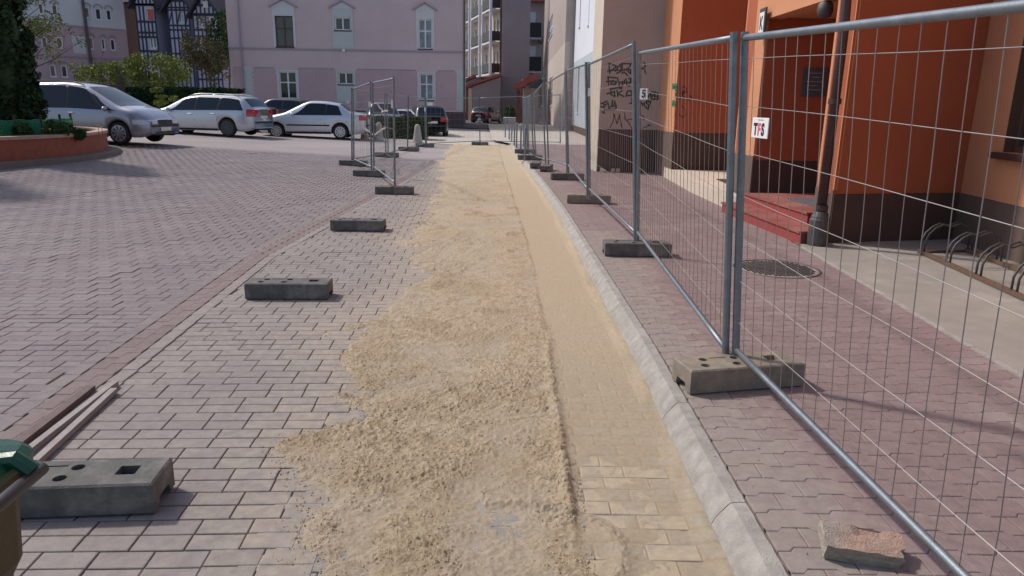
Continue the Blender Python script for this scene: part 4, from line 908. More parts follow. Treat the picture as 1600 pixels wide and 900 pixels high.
# ================================================================== BLOCKS AT THE END OF THE PASSAGE
def balcony(parent, W, s0, s1, z, out=1.1, h=1.0, slabm='trim', railm='trim_black', label=None):
    b = W.mb(); b.box(s0, s1, -out, 0, z-.18, z); q = b.build('balcony', M[slabm], parent, label=label)
    b = W.mb(); b.box(s0, s1, -out, -out+.05, z+.1, z+h); b.box(s0, s0+.05, -out+.05, -.01, z+.1, z+h); b.box(s1-.05, s1, -out+.05, -.01, z+.1, z+h); b.build('railing', M[railm], q); return q
eb = thing('apartment_building', 'tall grey block at the end with stacked balconies down its left side', 'building', (-1.3, 75, 0))
pB = at(783, 150, 75); pC = at(826, 150, 75); pA = at(722, 150, 96)
W8 = Wall((pB.x, 75), (pC.x, 75)); b = W8.slab(0, W8.L, 0, 16, .4); b.build('wall', M['grey_wall'], eb)
b = W8.mb(); zz = W8.px(800, 120)[1]; b.box(0, W8.L, -.04, 0, zz, zz+.12); b.build('ledge', M['trim_line'], eb)
W9 = Wall((pA.x, 96), (pB.x, 75)); lv = [W9.px(781, y)[1] for y in (115, 64, 14.5)]; lv.append(2*lv[2]-lv[1]); lv = [lv[0], lv[0]+(lv[2]-lv[0])/2, lv[2], lv[2]+(lv[2]-lv[0])/2]
holes = []; Lw = W9.L
bays = [(Lw-4.3, Lw-.9), (Lw-10.2, Lw-6.2), (Lw-15.6, Lw-12.0), (Lw-20.5, Lw-17.3)]
for z in lv:
    for (a_, c_) in bays: holes += [(a_+.5, z+.02, a_+1.5, z+2.25), (c_-1.3, z+.75, c_-.3, z+2.2)]
b = W9.slab(0, Lw, 0, 16, .4, holes); b.build('wall', M['cream'], eb)
for h in holes: window(eb, W9, h, 'white_frame', 'glass', .15, .07, 2 if h[2]-h[0] > .9 else 1, (), False)
for z in lv:
    for (a_, c_) in bays: balcony(eb, W9, a_, c_, z)
for (a_, c_) in bays:
    b = W9.mb()
    for q_ in (a_-.25, c_+.05): b.box(q_, q_+.18, -1.1, -.85, lv[0]-.2, 15.9)
    b.build('column', M['white_wall'], eb)
b = W9.mb(); b.tube([(Lw-.12, -.1, .2), (Lw-.12, -.1, 15)], .09, 8); b.build('rain_pipe', M['pipe'], eb)
# lean-tos with red roofs
def leanto(Y, x0p, x1p, yl, yr, label, dep=6):
    a_, c_ = at(x0p, yl, Y), at(x1p, yr, Y); t = thing('lean_to', label, 'lean-to', (a_.x, Y, 0), group='red roofed lean-tos in the passage')
    b = MB(); n_ = Vector((0, 0, 1)); P8 = []
    for y in (Y-.25, Y+dep):
        for (x, z) in ((a_.x-.3, a_.z-.05), (c_.x, c_.z), (c_.x, c_.z+.28), (a_.x-.3, a_.z+.22)): P8.append((x, y, z))
    b.add(P8, [(0, 1, 2, 3), (7, 6, 5, 4), (3, 2, 6, 7), (4, 5, 1, 0), (0, 3, 7, 4), (1, 5, 6, 2)]); b.build('roof', M['roof_red'], t)
    xw = a_.x+.55; zw = lerp(a_.z, c_.z, .55/(c_.x-a_.x))
    b = MB(); b.add([(xw, Y, 0), (c_.x, Y, 0), (c_.x, Y, c_.z-.06), (xw, Y, zw-.06), (xw, Y+dep, 0), (c_.x, Y+dep, 0), (c_.x, Y+dep, c_.z-.06), (xw, Y+dep, zw-.06)], [(0, 1, 2, 3), (0, 3, 7, 4), (1, 5, 6, 2), (2, 6, 7, 3), (4, 7, 6, 5)]); b.build('wall', M['grey_wall'], t)
    b = MB(); b.box(xw-.42, xw-.12, Y-.05, Y+.15, 0, a_.z-.05); b.build('door_post', M['cream'], t); b = MB(); b.box(xw-.9, xw-.48, Y+.2, Y+.3, 0, a_.z-.08); b.build('door', M['door_brown'], t)
leanto(71.5, 730, 782, 137, 119, 'nearer red-roofed lean-to beside the parked dark hatchback')
leanto(82, 722, 752, 129, 118, 'farther red-roofed lean-to, its roof just above the nearer one')
# porch on the right of the passage
pt = thing('porch', 'small porch with red canopy and brown posts by the grey end wall', 'porch', (.5, 66, 0))
def boxpx(b, x0, y0, x1, y1, Y, dep=.5):
    a_, c_ = at(x0, y1, Y), at(x1, y0, Y); b.box(a_.x, c_.x, Y, Y+dep, a_.z, c_.z)
b = MB(); boxpx(b, 807, 140, 812.5, 193, 66, .4); b.build('post', M['door_brown'], pt)
b = MB(); boxpx(b, 814, 140, 817, 193, 65, .3); b.build('post', M['pipe'], pt)
b = MB(); a_, c_ = at(802, 137, 65.5), at(822, 124, 65.5); e_ = at(842, 112, 65.5)
b.add([(a_.x, 64.5, a_.z-.15), (c_.x, 64.5, a_.z+.1), (c_.x, 64.5, c_.z), (a_.x, 64.5, a_.z+.25), (a_.x, 69, a_.z-.15), (c_.x, 69, a_.z+.1), (c_.x, 69, c_.z), (a_.x, 69, a_.z+.25)], [(0, 1, 2, 3), (7, 6, 5, 4), (3, 2, 6, 7), (4, 5, 1, 0), (0, 3, 7, 4), (1, 5, 6, 2)]); b.build('canopy', M['roof_red'], pt)
b = MB(); b.add([(c_.x-.3, 66, a_.z+.1), (e_.x, 66, c_.z+.1), (e_.x, 66, e_.z), (c_.x-.3, 66, c_.z+.15), (c_.x-.3, 72, a_.z+.1), (e_.x, 72, c_.z+.1), (e_.x, 72, e_.z), (c_.x-.3, 72, c_.z+.15)], [(0, 1, 2, 3), (7, 6, 5, 4), (3, 2, 6, 7), (4, 5, 1, 0), (0, 3, 7, 4), (1, 5, 6, 2)]); b.build('canopy', M['roof_red'], pt)
b = MB(); boxpx(b, 817, 138, 842, 200, 66.6, 5); b.build('wall', M['tan_wall'], pt)
b = MB(); boxpx(b, 819, 150, 828, 178, 66.5, .09); b.build('window', M['blue_wall'], pt)
b2 = thing('apartment_building', 'narrow far block with two dark balconies above the porch', 'building', (2, 92, 0))
pa_, pb2 = at(818, 100, 92), at(860, 100, 92); Wf = Wall((pa_.x, 92), (pb2.x, 92)); b = Wf.slab(0, Wf.L, 0, 18, .4); b.build('wall', M['tan_wall'], b2)
for (y1, y0) in ((60, 36), (112, 92)):
    s0_, z0_ = Wf.px(822, y1); s1_, _ = Wf.px(845, y1); balcony(b2, Wf, s0_, s1_, z0_, 1.2, 1.7)
    b = Wf.mb(); b.box(s0_+.3, s0_+1.1, -.02, .0, z0_, z0_+3); b.build('door', M['white_wall'], b2)
b = Wf.mb(); zz = Wf.px(830, 4)[1]; b.box(-.5, Wf.L, -1.2, 0, zz, zz+.5); b.build('eaves', M['roof_red'], b2)
# ================================================================== PINK HOUSE
pk = thing('house', 'long pink house with white framed windows and pedimented upper windows', 'house', (-10, 50, 0))
pa_, pb_2 = at(364.5, 170, 50), at(727, 178, 50); W10 = Wall((pa_.x, 50), (pb_2.x, 50)); LW = W10.L
wins = dict(U1=(431.8, 25, 457, 73), U2=(523.4, 27, 547.6, 47), U3=(654, 30, 675, 76), L1=(438, 112, 462.5, 154), L2=(529, 113, 552, 131.5), L3=(656, 115.5, 677, 156))
H10 = {k: hpx(W10, *v) for k, v in wins.items()}
zst = W10.px(540, 78.5)[1]; zpl = W10.px(540, 172)[1]
b = W10.slab(0, LW, zpl, 10.5, .35, list(H10.values())); b.build('wall', M['pink'], pk)
b = W10.slab(0, LW, -.3, zpl-.003, .35, (), .03); b.build('plinth', M['pinkplinth'], pk)
b = MB(); b.add([(pb_2.x-.35, 50, -.3), (pb_2.x, 50, -.3), (pb_2.x-1.4, 63, -.3), (pb_2.x-1.8, 63, -.3), (pb_2.x-.35, 50, 10.5), (pb_2.x, 50.01, 10.5), (pb_2.x-1.4, 63, 10.5), (pb_2.x-1.8, 63, 10.5)], [(1, 2, 6, 5), (2, 3, 7, 6), (4, 5, 6, 7)]); b.build('wall', M['pink'], pk)
b = W10.mb(); b.box(0, LW, -.05, 0, zst-.06, zst+.06); b.build('string_course', M['trim_line'], pk)
zt0 = W10.px(540, 108.3)[1]; zb0 = W10.px(540, 169.5)[1]
for (x0, x1) in ((365, 381.5), (397, 433), (465, 526), (556, 653), (681, 713)):
    s0_ = W10.px(x0, 140)[0]; s1_ = W10.px(x1, 140)[0]; s0_ = max(s0_, .02); b = W10.mb(); c_ = .12
    b.add([(s0_, -.012, zb0), (s1_, -.012, zb0), (s1_, -.012, zt0-c_), (s1_-c_, -.012, zt0), (s0_+c_, -.012, zt0), (s0_, -.012, zt0-c_)], [(0, 1, 2, 3, 4, 5)]); b.build('render_panel', M['pink_dark'], pk)
    b = W10.mb(); b.box(s0_+c_, s1_-c_, -.03, -.001, zt0+.002, zt0+.05); b.build('panel_ledge', M['trim_line'], pk)
for (x0, x1, side) in ((383, 395, 1), (716, 726.5, -1)):
    s0_, s1_ = W10.px(x0, 140)[0], W10.px(x1, 140)[0]; b = W10.mb(); b.box(s0_, s1_, -.022, -.001, zb0, zt0+.1); n = 9
    for i in range(n):
        z = lerp(zb0, zt0, (i+.15)/n); e = .13
        b.box(s1_+.002 if side > 0 else s0_-e, s1_+e if side > 0 else s0_-.002, -.022, -.0135, z, z+(zt0-zb0)/n*.5)
    b.build('quoin_strip', M['green_trim'], pk)
for k, h in H10.items():
    brown = k == 'U1'; wd = window(pk, W10, h, 'brown_frame' if brown else 'white_frame', 'glass' if k in ('U1', 'L1', 'U2', 'L2') else 'glass_lit', .12, .075, 2, (.60,) if k in ('U1', 'U3', 'L1', 'L3') else (), True, 'pinkplinth', label='brown framed window' if brown else None)
    b = W10.mb(); e = .15; zt_ = h[3]+(.62 if k[0] == 'U' else .10); zb_ = h[1]-(1.15 if k in ('U2', 'L2') else .12)
    b.box(h[0]-e, h[0]-.001, -.035, -.001, zb_, zt_); b.box(h[2]+.001, h[2]+e, -.035, -.001, zb_, zt_); b.box(h[0], h[2], -.035, -.001, h[3]+.001, zt_)
    if k in ('U2', 'L2'): b.box(h[0], h[2], -.03, -.001, zb_, h[1]-.09)
    b.build('surround', M['green_trim'] if k in ('U2', 'L2') else M['trim'], pk)
    if k[0] == 'U':
        cx_ = (h[0]+h[2])/2; w2 = (h[2]-h[0])/2+.34; zb1 = h[3]+.56
        b = W10.mb(); b.add([(cx_-w2+.1, -.04, zb1-.02), (cx_+w2-.1, -.04, zb1-.02), (cx_, -.04, zb1+.38), (cx_-w2+.1, -.001, zb1-.02), (cx_+w2-.1, -.001, zb1-.02), (cx_, -.001, zb1+.38)], [(0, 1, 2), (0, 2, 5, 3), (1, 4, 5, 2), (0, 3, 4, 1)]); b.build('pediment', M['trim'], pk)
        b = W10.mb(); b.beam((cx_-w2, -.08, zb1-.02), (cx_, -.08, zb1+.45), .16, .07); b.beam((cx_, -.08, zb1+.45), (cx_+w2, -.08, zb1-.02), .16, .07); b.build('pediment_cap', M['trim_line'], pk)
s0_ = W10.px(379, 100)[0]; b = W10.mb(); b.tube([(s0_, -.09, 0), (s0_, -.09, 10)], .055, 8); b.build('rain_pipe', M['trim_line'], pk)
b = W10.mb(); b.tube([(LW-.06, -.06, .1), (LW-.06, -.06, 10)], .06, 8); b.build('rain_pipe', M['iron'], pk)
for (px_, py_) in ((538, 79), (544.5, 160)): s_, z_ = W10.px(px_, py_); b = W10.mb(); b.box(s_-.08, s_+.08, -.25, 0, z_-.08, z_+.08); b.build('camera_box', M['white'], pk)
b = W10.mb(); b.box(.2, LW-1.9, .4, 12, 0, 10.4); b.build('core', M['pink'], pk)
# ================================================================== TOWN HOUSES BEHIND THE TREES (left)
th_ = thing('house', 'cream and pink town house with small arched windows behind the bare tree', 'house', (-40, 66, 0))
W11 = Wall((at(-60, 100, 58).x, 58), (at(203, 100, 68).x, 68)); zs11 = W11.px(165, 47)[1]
L11 = [(133, 11, 140, 28), (150, 13, 158, 31), (167, 15, 174, 32), (139, 58, 146, 77), (159.5, 60, 164.5, 78), (173.5, 61, 180, 79), (79, 101, 87, 120.5), (97, 102, 105, 121), (82, 7, 90, 24), (61, 5, 68, 22), (66, 57, 74, 74), (89, 58, 98, 75)]
HH = [hpx(W11, *q) for q in L11]
up = [h for h in HH if h[1] > zs11]; dn = [h for h in HH if h[1] <= zs11]
b = W11.slab(0, W11.L, zs11, 15, .3, up); b.build('wall', M['trim'], th_); b = W11.slab(0, W11.L, -1, zs11-.003, .3, dn); b.build('wall', M['pink_dark'], th_)
for h in HH:
    window(th_, W11, h, 'white_frame', 'glass', .14, .11, 1, (), True)
    b = W11.mb(); n = 7; c_ = (h[0]+h[2])/2; w2 = (h[2]-h[0])/2+.08
    pts = [(c_+w2*math.cos(math.pi*i/n), -.05, h[3]+.05-.06+.30*math.sin(math.pi*i/n)) for i in range(n+1)]; b.tube(pts, .05, 5); b.build('arched_brow', M['trim_line'], th_)
for (y_, m_) in ((45, 'trim_line'), (92, 'trim_line')): z_ = W11.px(150, y_)[1]; b = W11.mb(); b.box(0, W11.L, -.1, 0, z_, z_+.13); b.build('string_course', M[m_], th_)
s_, z_ = W11.px(115, 83); s2_, z2_ = W11.px(132, 57); b = W11.mb(); b.box(s_, s2_, -.03, -.001, z_, z2_); b.build('render_panel', M['trim'], th_)
a_ = W11.px(127, 0); c_ = W11.px(143, 105); b = W11.mb(); b.tube([(a_[0], -.2, a_[1]+2), (c_[0], -.2, 0)], .12, 8); b.build('rain_pipe', M['iron'], th_)
b = W11.mb(); b.box(.2, W11.L-.2, .35, 9, 0, 14.9); b.build('core', M['pink_dark'], th_)
oc_ = thing('house', 'ochre rendered house end between the cream house and the timbered one', 'house', (-34, 71, 0))
b = MB(); a_, c_ = at(196, 100, 71), at(226, 100, 71); zt_ = at(210, 4, 71).z; b.box(a_.x, c_.x+8, 71, 80, -1, zt_); b.build('wall', M['tan2'], oc_)
b = MB(); b.add([(a_.x-.5, 70.6, zt_), (c_.x+8, 70.6, zt_), (c_.x+8, 76, zt_+5), (a_.x-.5, 76, zt_+5)], [(0, 1, 2, 3)]); b.add([(a_.x-.5, 70.6, zt_-.15), (c_.x+8, 70.6, zt_-.15), (c_.x+8, 70.6, zt_), (a_.x-.5, 70.6, zt_)], [(0, 1, 2, 3)]); b.build('roof', M['roof_dark'], oc_)
b = MB(); a2, c2 = at(251, 35, 70.7), at(268, 14, 70.7); b.box(a2.x, c2.x, 70.5, 70.99, a2.z, c2.z); b.build('render_panel', M['trim'], oc_)
b = MB(); a2, c2 = at(253, 90, 70.7), at(276, 57, 70.7); b.box(a2.x, c2.x, 70.5, 70.99, a2.z, c2.z); b.build('recess_shade', M['dark'], oc_)  # near-black box on the wall, its colour stands for shade in a recess
def timbered(name, label, Y, x0, x1, yeL, yeR, yap, wins_, rows, ncol, beam=.22, blue='timber'):
    a_, c_ = at(x0, 100, Y), at(x1, 100, Y); t = thing('half_timbered_house', label, 'house', (a_.x, Y, 0), group='half-timbered houses'); W = Wall((a_.x, Y), (c_.x, Y)); ze = at((x0+x1)/2, (yeL+yeR)/2, Y).z; za = at((x0+x1)/2, yap, Y).z; L_ = W.L
    HHs = [hpx(W, *q) for q in wins_]
    b = W.slab(0, L_, -1, ze, .3, [h for h in HHs if h[3] < ze]); b.build('wall', M['tim_white'], t)
    b = W.mb(); b.add([(0, 0, ze), (L_, 0, ze), (L_/2, 0, za), (0, .3, ze), (L_, .3, ze), (L_/2, .3, za)], [(0, 1, 2), (0, 2, 5, 3), (1, 4, 5, 2)]); b.build('gable', M['tim_white'], t)
    b = W.mb(); rz = [W.px((x0+x1)/2, y)[1] for y in rows]
    for z in rz+[ze]: b.box(-.05, L_+.05, -.06, -.003, z-beam/2, z+beam/2)
    zr = sorted([z for z in rz]+[ze, 0]); 
    for r in range(len(zr)-1):
        for i in range(ncol+1):
            s_ = L_*i/ncol
            if any(h[0]-.05 < s_ < h[2]+.05 and h[1] < (zr[r]+zr[r+1])/2 < h[3] for h in HHs): continue
            b.box(s_-beam*.38, s_+beam*.38, -.055, -.004, zr[r]+beam/2, zr[r+1]-beam/2)
        if zr[r+1]-zr[r] > 1.2 and r % 2:
            for i in range(0, ncol, 2): b.beam((L_*i/ncol, -.03, zr[r]+.1), (L_*(i+1)/ncol, -.03, zr[r+1]-.1), .05, beam*.6)
    for i in range(1, ncol): 
        s_ = L_*i/ncol; zt2 = ze+(za-ze)*(1-abs(s_-L_/2)/(L_/2)); b.box(s_-beam*.38, s_+beam*.38, -.055, -.004, ze, zt2)
    zz = ze+(za-ze)*.45; b.box(L_*.24, L_*.76, -.06, -.003, zz-.1, zz+.1)
    b.build('timber_frame', M[blue], t, kind='stuff')
    b = W.mb(); b.beam((-.5, -.3, ze-.4), (L_/2, -.3, za+.25), .35, .14); b.beam((L_/2, -.3, za+.25), (L_+.5, -.3, ze-.4), .35, .14); b.build('bargeboard', M[blue], t)
    b = W.mb(); b.add([(-.5, -.3, ze-.35), (L_/2, -.3, za+.35), (L_/2, 7, za+.35), (-.5, 7, ze-.35)], [(0, 1, 2, 3)]); b.add([(L_+.5, -.3, ze-.35), (L_/2, -.3, za+.35), (L_/2, 7, za+.35), (L_+.5, 7, ze-.35)], [(3, 2, 1, 0)]); b.build('roof', M['roof_dark'], t)
    for h in HHs: window(t, W, h if h[3] < ze else (h[0], h[1], h[2], h[3]), 'white_frame', 'glass', .14 if h[3] < ze else -.02, .12, 2, (), False)
    b = W.mb(); b.box(.1, L_-.1, .35, 6, 0, ze-.1); b.build('core', M['tim_white'], t); return t
timbered('t', 'half-timbered house end with a red curtained window, left of the three', 66, 221, 250, 4, 10, -38, [(229.5, 12, 239, 33), (234, 58, 244, 76)], (8, 34, 51, 58, 80), 5, .17)
timbered('t', 'half-timbered gable in the middle, behind the brown tree', 66, 270, 302, 10, 14, -12, [(279, 21, 287, 36), (284, 62, 293, 78), (281, 103, 290, 120)], (16, 40, 47, 60, 84, 96), 5, .13)
timbered('t', 'half-timbered gable on the right, next to the pink house', 64, 308, 346, 18, 26, -8, [(311, 26, 319, 44), (327, 27, 336, 46), (330, 62, 339, 82), (318, 2, 325, 12)], (24, 47, 57, 84, 104, 124), 6, .13)
b = MB(); a2, c2 = at(231, 31, 65.95), at(237.5, 14, 65.95); b.box(a2.x, c2.x, 66.02, 66.1, a2.z, c2.z); b.build('curtain', M['lamp_red'], [x for x in COL.objects if x.name == 'half_timbered_house'][0])
# ================================================================== PLANTER
PCX, PCY, PR_ = -13.75, 18.0, 4.02
pz = float(rise(-10, 17))
plt = thing('planter', 'round raised flower bed with red wall, pale cap and concrete footing', 'planter', (PCX, PCY, 0))
CP = [(-10.95, 14.2), (-10.45, 15.2), (-10.2, 16.3), (-10.2, 17.4), (-10.45, 18.6), (-11.15, 20), (-12.5, 21.2), (-14.5, 21.9), (-17, 21), (-18.5, 18), (-17.5, 14.6), (-15, 12.9), (-12.5, 12.9)]
def crv(n=96):
    out = []; m_ = len(CP)
    for i in range(n):
        t = i/n*m_; k = int(t); f = t-k; p = [CP[(k+j-1) % m_] for j in range(4)]
        out.append(tuple(.5*((2*p[1][c])+(-p[0][c]+p[2][c])*f+(2*p[0][c]-5*p[1][c]+4*p[2][c]-p[3][c])*f*f+(-p[0][c]+3*p[1][c]-3*p[2][c]+p[3][c])*f**3) for c in (0, 1)))
    return out
CRV = crv()
def off_crv(d):                                    # positive = outwards
    n = len(CRV); out = []
    for i in range(n):
        a_, c_ = CRV[i-1], CRV[(i+1) % n]; t = Vector((c_[0]-a_[0], c_[1]-a_[1])).normalized(); out.append((CRV[i][0]+t.y*d, CRV[i][1]-t.x*d))
    return out
def ring(d0, d1, z0, z1):
    b = MB(); n = len(CRV); o1, o0 = off_crv(d1), off_crv(d0)
    for k in range(n):
        zz = min(pz, float(rise(*o1[k]))) if z0 < .01 else pz
        b.v += [(o1[k][0], o1[k][1], zz+z0), (o1[k][0], o1[k][1], pz+z1), (o0[k][0], o0[k][1], pz+z1), (o0[k][0], o0[k][1], pz+z0)]
    for k in range(n):
        j = (k+1) % n
        for i in range(4): q = (i+1) % 4; b.f.append((k*4+i, k*4+q, j*4+q, j*4+i)); b.m.append(0)
    return b
ring(-.28, .30, -.25, .10).build('footing', M['plbase'], plt); ring(-.20, 0, .09, .52).build('wall', M['redwall'], plt); ring(-.24, .035, .522, .59).build('cap', M['redcap'], plt)
b = MB(); b.add([(x, y, pz+.47) for x, y in off_crv(-.2)], [tuple(range(len(CRV)))]); b.build('soil', M['soil'], plt)
# ================================================================== FOLIAGE
def leaves(name, clumps, n, size, m_, parent=None, seed=0, flat=.0, **kw):
    r = np.random.default_rng(seed+5); C_ = np.array([c[:3] for c in clumps]); Rr = np.array([c[3:6] if len(c) >= 6 else (c[3],)*3 for c in clumps]); wgt = Rr.prod(1)**.75; wgt /= wgt.sum()
    idx = r.choice(len(clumps), n, p=wgt); d = r.normal(size=(n, 3)); d /= np.linalg.norm(d, axis=1)[:, None]; rad = (.55+.5*r.random(n)**.6)[:, None]
    c = C_[idx]+d*Rr[idx]*rad; u = r.normal(size=(n, 3)); u /= np.linalg.norm(u, axis=1)[:, None]; w = np.cross(u, r.normal(size=(n, 3))); w /= np.linalg.norm(w, axis=1)[:, None]; s_ = (size*(.6+.8*r.random(n)))[:, None]
    V = np.stack([c-u*s_, c+w*s_*.55, c+u*s_, c-w*s_*.55], 1).reshape(-1, 3); off = np.array(parent_origin(parent)) if parent else 0
    return link(name, fast_mesh(name, V-off, np.arange(4*n).reshape(-1, 4), [m_]), parent, **kw)
def limbs(p0, h, n, spread, r0, seed, up=.9, sub=4, start=.25):
    r = random.Random(seed); b = MB(); p0 = Vector(p0); tip = p0+Vector((r.uniform(-.1, .1)*h, r.uniform(-.1, .1)*h, h))
    tr = [p0, p0.lerp(tip, .35)+Vector((r.uniform(-.05, .05)*h, 0, 0)), p0.lerp(tip, .7), tip]; b.tube(tr, [r0, r0*.75, r0*.45, r0*.12], 7); ends = []
    for i in range(n):
        t = start+(1-start)*i/n; q = p0.lerp(tip, t); a = r.uniform(0, 6.28); L_ = spread*(1-.55*t)*r.uniform(.6, 1.1); e = q+Vector((math.cos(a)*L_, math.sin(a)*L_, L_*up*r.uniform(.4, 1.2)))
        m_ = q.lerp(e, .5)+Vector((0, 0, -.06*L_)); b.tube([q, m_, e], [r0*.35*(1.1-t), r0*.22*(1.1-t), r0*.06], 5); ends.append(e)
        for k in range(sub):
            q2 = q.lerp(e, r.uniform(.35, 1)); e2 = q2+Vector((r.uniform(-1, 1), r.uniform(-1, 1), r.uniform(.0, 1.1)))*L_*.38; b.tube([q2, e2], [r0*.10, r0*.03], 4, cap=False); ends.append(e2)
    return b, ends
# dark columnar conifers in the planter
def conifer(x, y, h, w, seed, label):
    z = pz+.47; t = thing('conifer', label, 'tree', (x, y, z)); r = random.Random(seed); cl = []
    for i in range(150):
        f = r.random(); prof = w*.88*(min(1, (f*3.2+.62))*(1-max(0, f-.55)**1.5*1.9)); a = r.uniform(0, 6.28); rr = prof*r.uniform(.25, .92); cl.append((x+rr*math.cos(a), y+rr*math.sin(a), z+.15+f*h, .30, .30, .5))
    leaves('crown', cl, 52000, .075, M['leaf_dark'], t, seed)
    b = MB(); b.lathe([(w*.62, .35), (w*.78, 1.2), (w*.75, h*.55), (w*.35, h*.85), (.03, h)], (x, y, z), 12); b.build('inner_mass', M['leaf_dark'], t)
    b = MB(); b.tube([(x, y, z-.1), (x, y, z+.6)], .12, 8); b.build('trunk', M['bark'], t)
cx0 = at(2, 150, 17.2)
conifer(cx0.x-.05, 17.2, 4.3, .80, 3, 'tall dark columnar conifer at the left edge standing in the round planter')
conifer(-14.3, 14.9, 6.8, .9, 9, 'dark conifer at the left margin of the planter')
# plants, flowers and net in the planter
r = random.Random(4); 
for i, (px_, py_, Y, s_, lab) in enumerate([(35, 205, 16.2, .34, 'dark leafy plant nearest the left edge of the flower bed'), (88, 203, 16.6, .40, 'bushy dark plant in the middle of the flower bed'), (103, 205, 17.2, .32, 'leafy plant between the stake and the bushy plant'), (124, 206, 17.0, .2, 'small leafy plant near the end of the net')]):
    q = at(px_, py_, Y); s_ *= .62; leaves('garden_plant', [(q.x, q.y, pz+.47+s_*.8, s_, s_, s_*.9)], 420, .05, M['leaf_hedge'], None, i, label=lab, cat='plant', group='plants in the round bed')
for i, (px_, py_, Y, m_, s_, lab) in enumerate([(70.5, 189, 16.8, 'yellow', .06, 'yellow flower left of the net stake'), (111, 190, 17.0, 'yellow', .06, 'brightest yellow flower beside the net stake'), (104, 190.5, 17.0, 'yellow', .04, 'smaller yellow flower left of the bright one'), (159, 199, 17.6, 'yellow', .05, 'yellow flower at the right rim of the bed'), (153, 197, 17.6, 'yellow', .04, 'small pale flower near the right rim'), (67, 202, 16.3, 'orangep', .06, 'orange flowers low in the bed'), (78, 202, 16.3, 'yellow', .05, 'yellow bloom beside the orange flowers'), (2, 205, 16.0, 'orangep', .05, 'orange bloom at the left frame edge')]):
    q = at(px_, py_, Y); t = thing('flower', lab, 'flower', (q.x, q.y, pz+.47), group='flowers in the round bed'); b = MB()
    for k in range(7): a = k*.9; d = Vector((math.cos(a), math.sin(a), .3))*s_; c_ = Vector((q.x, q.y, q.z)); u = d.cross(Vector((0, 0, 1))).normalized()*s_*.4; b.add([c_, c_+d*.5+u, c_+d, c_+d*.5-u], [(0, 1, 2, 3)])
    b.lathe([(.01, -.01), (s_*.35, 0), (.01, .02)], tuple(q), 6); b.build('bloom', M[m_], t); b = MB(); b.tube([(q.x, q.y, pz+.45), (q.x, q.y, q.z)], .006, 4); b.build('stem', M['grass'], t)
V = []; F4 = []; n = 9000; k_ = rng.integers(0, 96, n); rr = np.sqrt(rng.random(n)); IC = np.array(off_crv(-.3)); cc_ = IC.mean(0); gx_ = cc_[0]+(IC[k_, 0]-cc_[0])*rr; gy_ = cc_[1]+(IC[k_, 1]-cc_[1])*rr; h_ = .06+.12*rng.random(n); ln = rng.normal(size=(n, 2))*.04
P0 = np.stack([gx_-.008, gy_, np.full(n, pz+.46)], 1); P1_ = P0+np.array([.016, 0, 0]); P2 = np.stack([gx_+ln[:, 0], gy_+ln[:, 1], pz+.47+h_], 1)
link('grass_tufts', fast_mesh('grass_tufts', np.stack([P0, P1_, P2], 1).reshape(-1, 3), np.arange(3*n).reshape(-1, 3), [M['grass']]), None, kind='stuff', label='green grass and low leaves filling the round bed', cat='grass')
nt = thing('garden_net', 'low green net on stakes round the flower bed', 'net', (PCX, PCY, pz+.47)); NC = off_crv(-.75); NC = NC[-14:]+NC[:38]; b = MB()
NC = [tuple(lerp(NC[i][c], NC[i+1][c], j/4) for c in (0, 1)) for i in range(len(NC)-1) for j in range(4)]
for k, zz in enumerate(np.linspace(.04, .42, 9)): b.tube([(x, y, pz+.47+zz+.012*math.sin(i*.35)) for i, (x, y) in enumerate(NC)], .005 if k < 8 else .010, 3, cap=False)
for (x, y) in NC: b.beam((x, y, pz+.5), (x, y, pz+.89), .009)
b.build('mesh', M['net'], nt, kind='stuff')
for i in range(4, len(NC), 26): x, y = NC[i]; b = MB(); b.box(x-.02, x+.02, y-.02, y+.02, pz+.45, pz+1.0); b.build('stake', M['bark'], nt)
# bushes and trees behind the cars
def blob(name, label, cat, px0, px1, py0, py1, Y, n, size, m_, nc=18, seed=1, dep=2.0, group=None, trunk=True):
    a_, c_ = at(px0, py1, Y), at(px1, py0, Y); r = random.Random(seed); cl = []; gz_ = float(rise(a_.x, Y)); rad = (c_.x-a_.x)/2; zc = (a_.z+c_.z)/2
    for i in range(nc):
        u = r.uniform(-1, 1); v = r.uniform(-1, 1); k = math.sqrt(max(.05, 1-u*u))
        cl.append(((a_.x+c_.x)/2+u*rad*.85, Y+r.uniform(-dep, dep)*.5, zc+v*k*(c_.z-a_.z)*.42, r.uniform(.07, .20)*(c_.x-a_.x), .5, r.uniform(.08, .20)*(c_.z-a_.z)))
    t = thing(name, label, cat, ((a_.x+c_.x)/2, Y, gz_), group=group); leaves('crown', cl, n, size, m_, t, seed)
    if trunk:
        b, e = limbs(((a_.x+c_.x)/2, Y, gz_), c_.z-gz_-.2, 10, rad*.9, .07, seed); b.build('trunk', M['bark'], t)
    return t
blob('bush', 'large yellow-green bush in fresh leaf behind the people carrier, right part', 'bush', 188, 283, 80, 150, 44, 4200, .085, M['leaf_fresh'], 40, 3, group='spring bushes behind the cars')
blob('bush', 'smaller yellow-green bush in front of the pink town house', 'bush', 112, 200, 92, 142, 42, 2600, .08, M['leaf_fresh'], 30, 5, group='spring bushes behind the cars')
blob('bush', 'small light green shrub just above the silver estate bonnet', 'bush', 250, 276, 137, 165, 34, 700, .07, M['leaf_fresh'], 6, 8, group='spring bushes behind the cars', trunk=False)
blob('tree', 'brownish half-leafed tree in front of the timbered gables', 'tree', 293, 352, 25, 140, 50, 3000, .09, M['leaf_brown'], 20, 12)
blob('tree', 'dark evergreen tree beside the left end of the pink house', 'tree', 334, 364, -5, 140, 60, 2600, .13, M['leaf_hedge'], 20, 15)
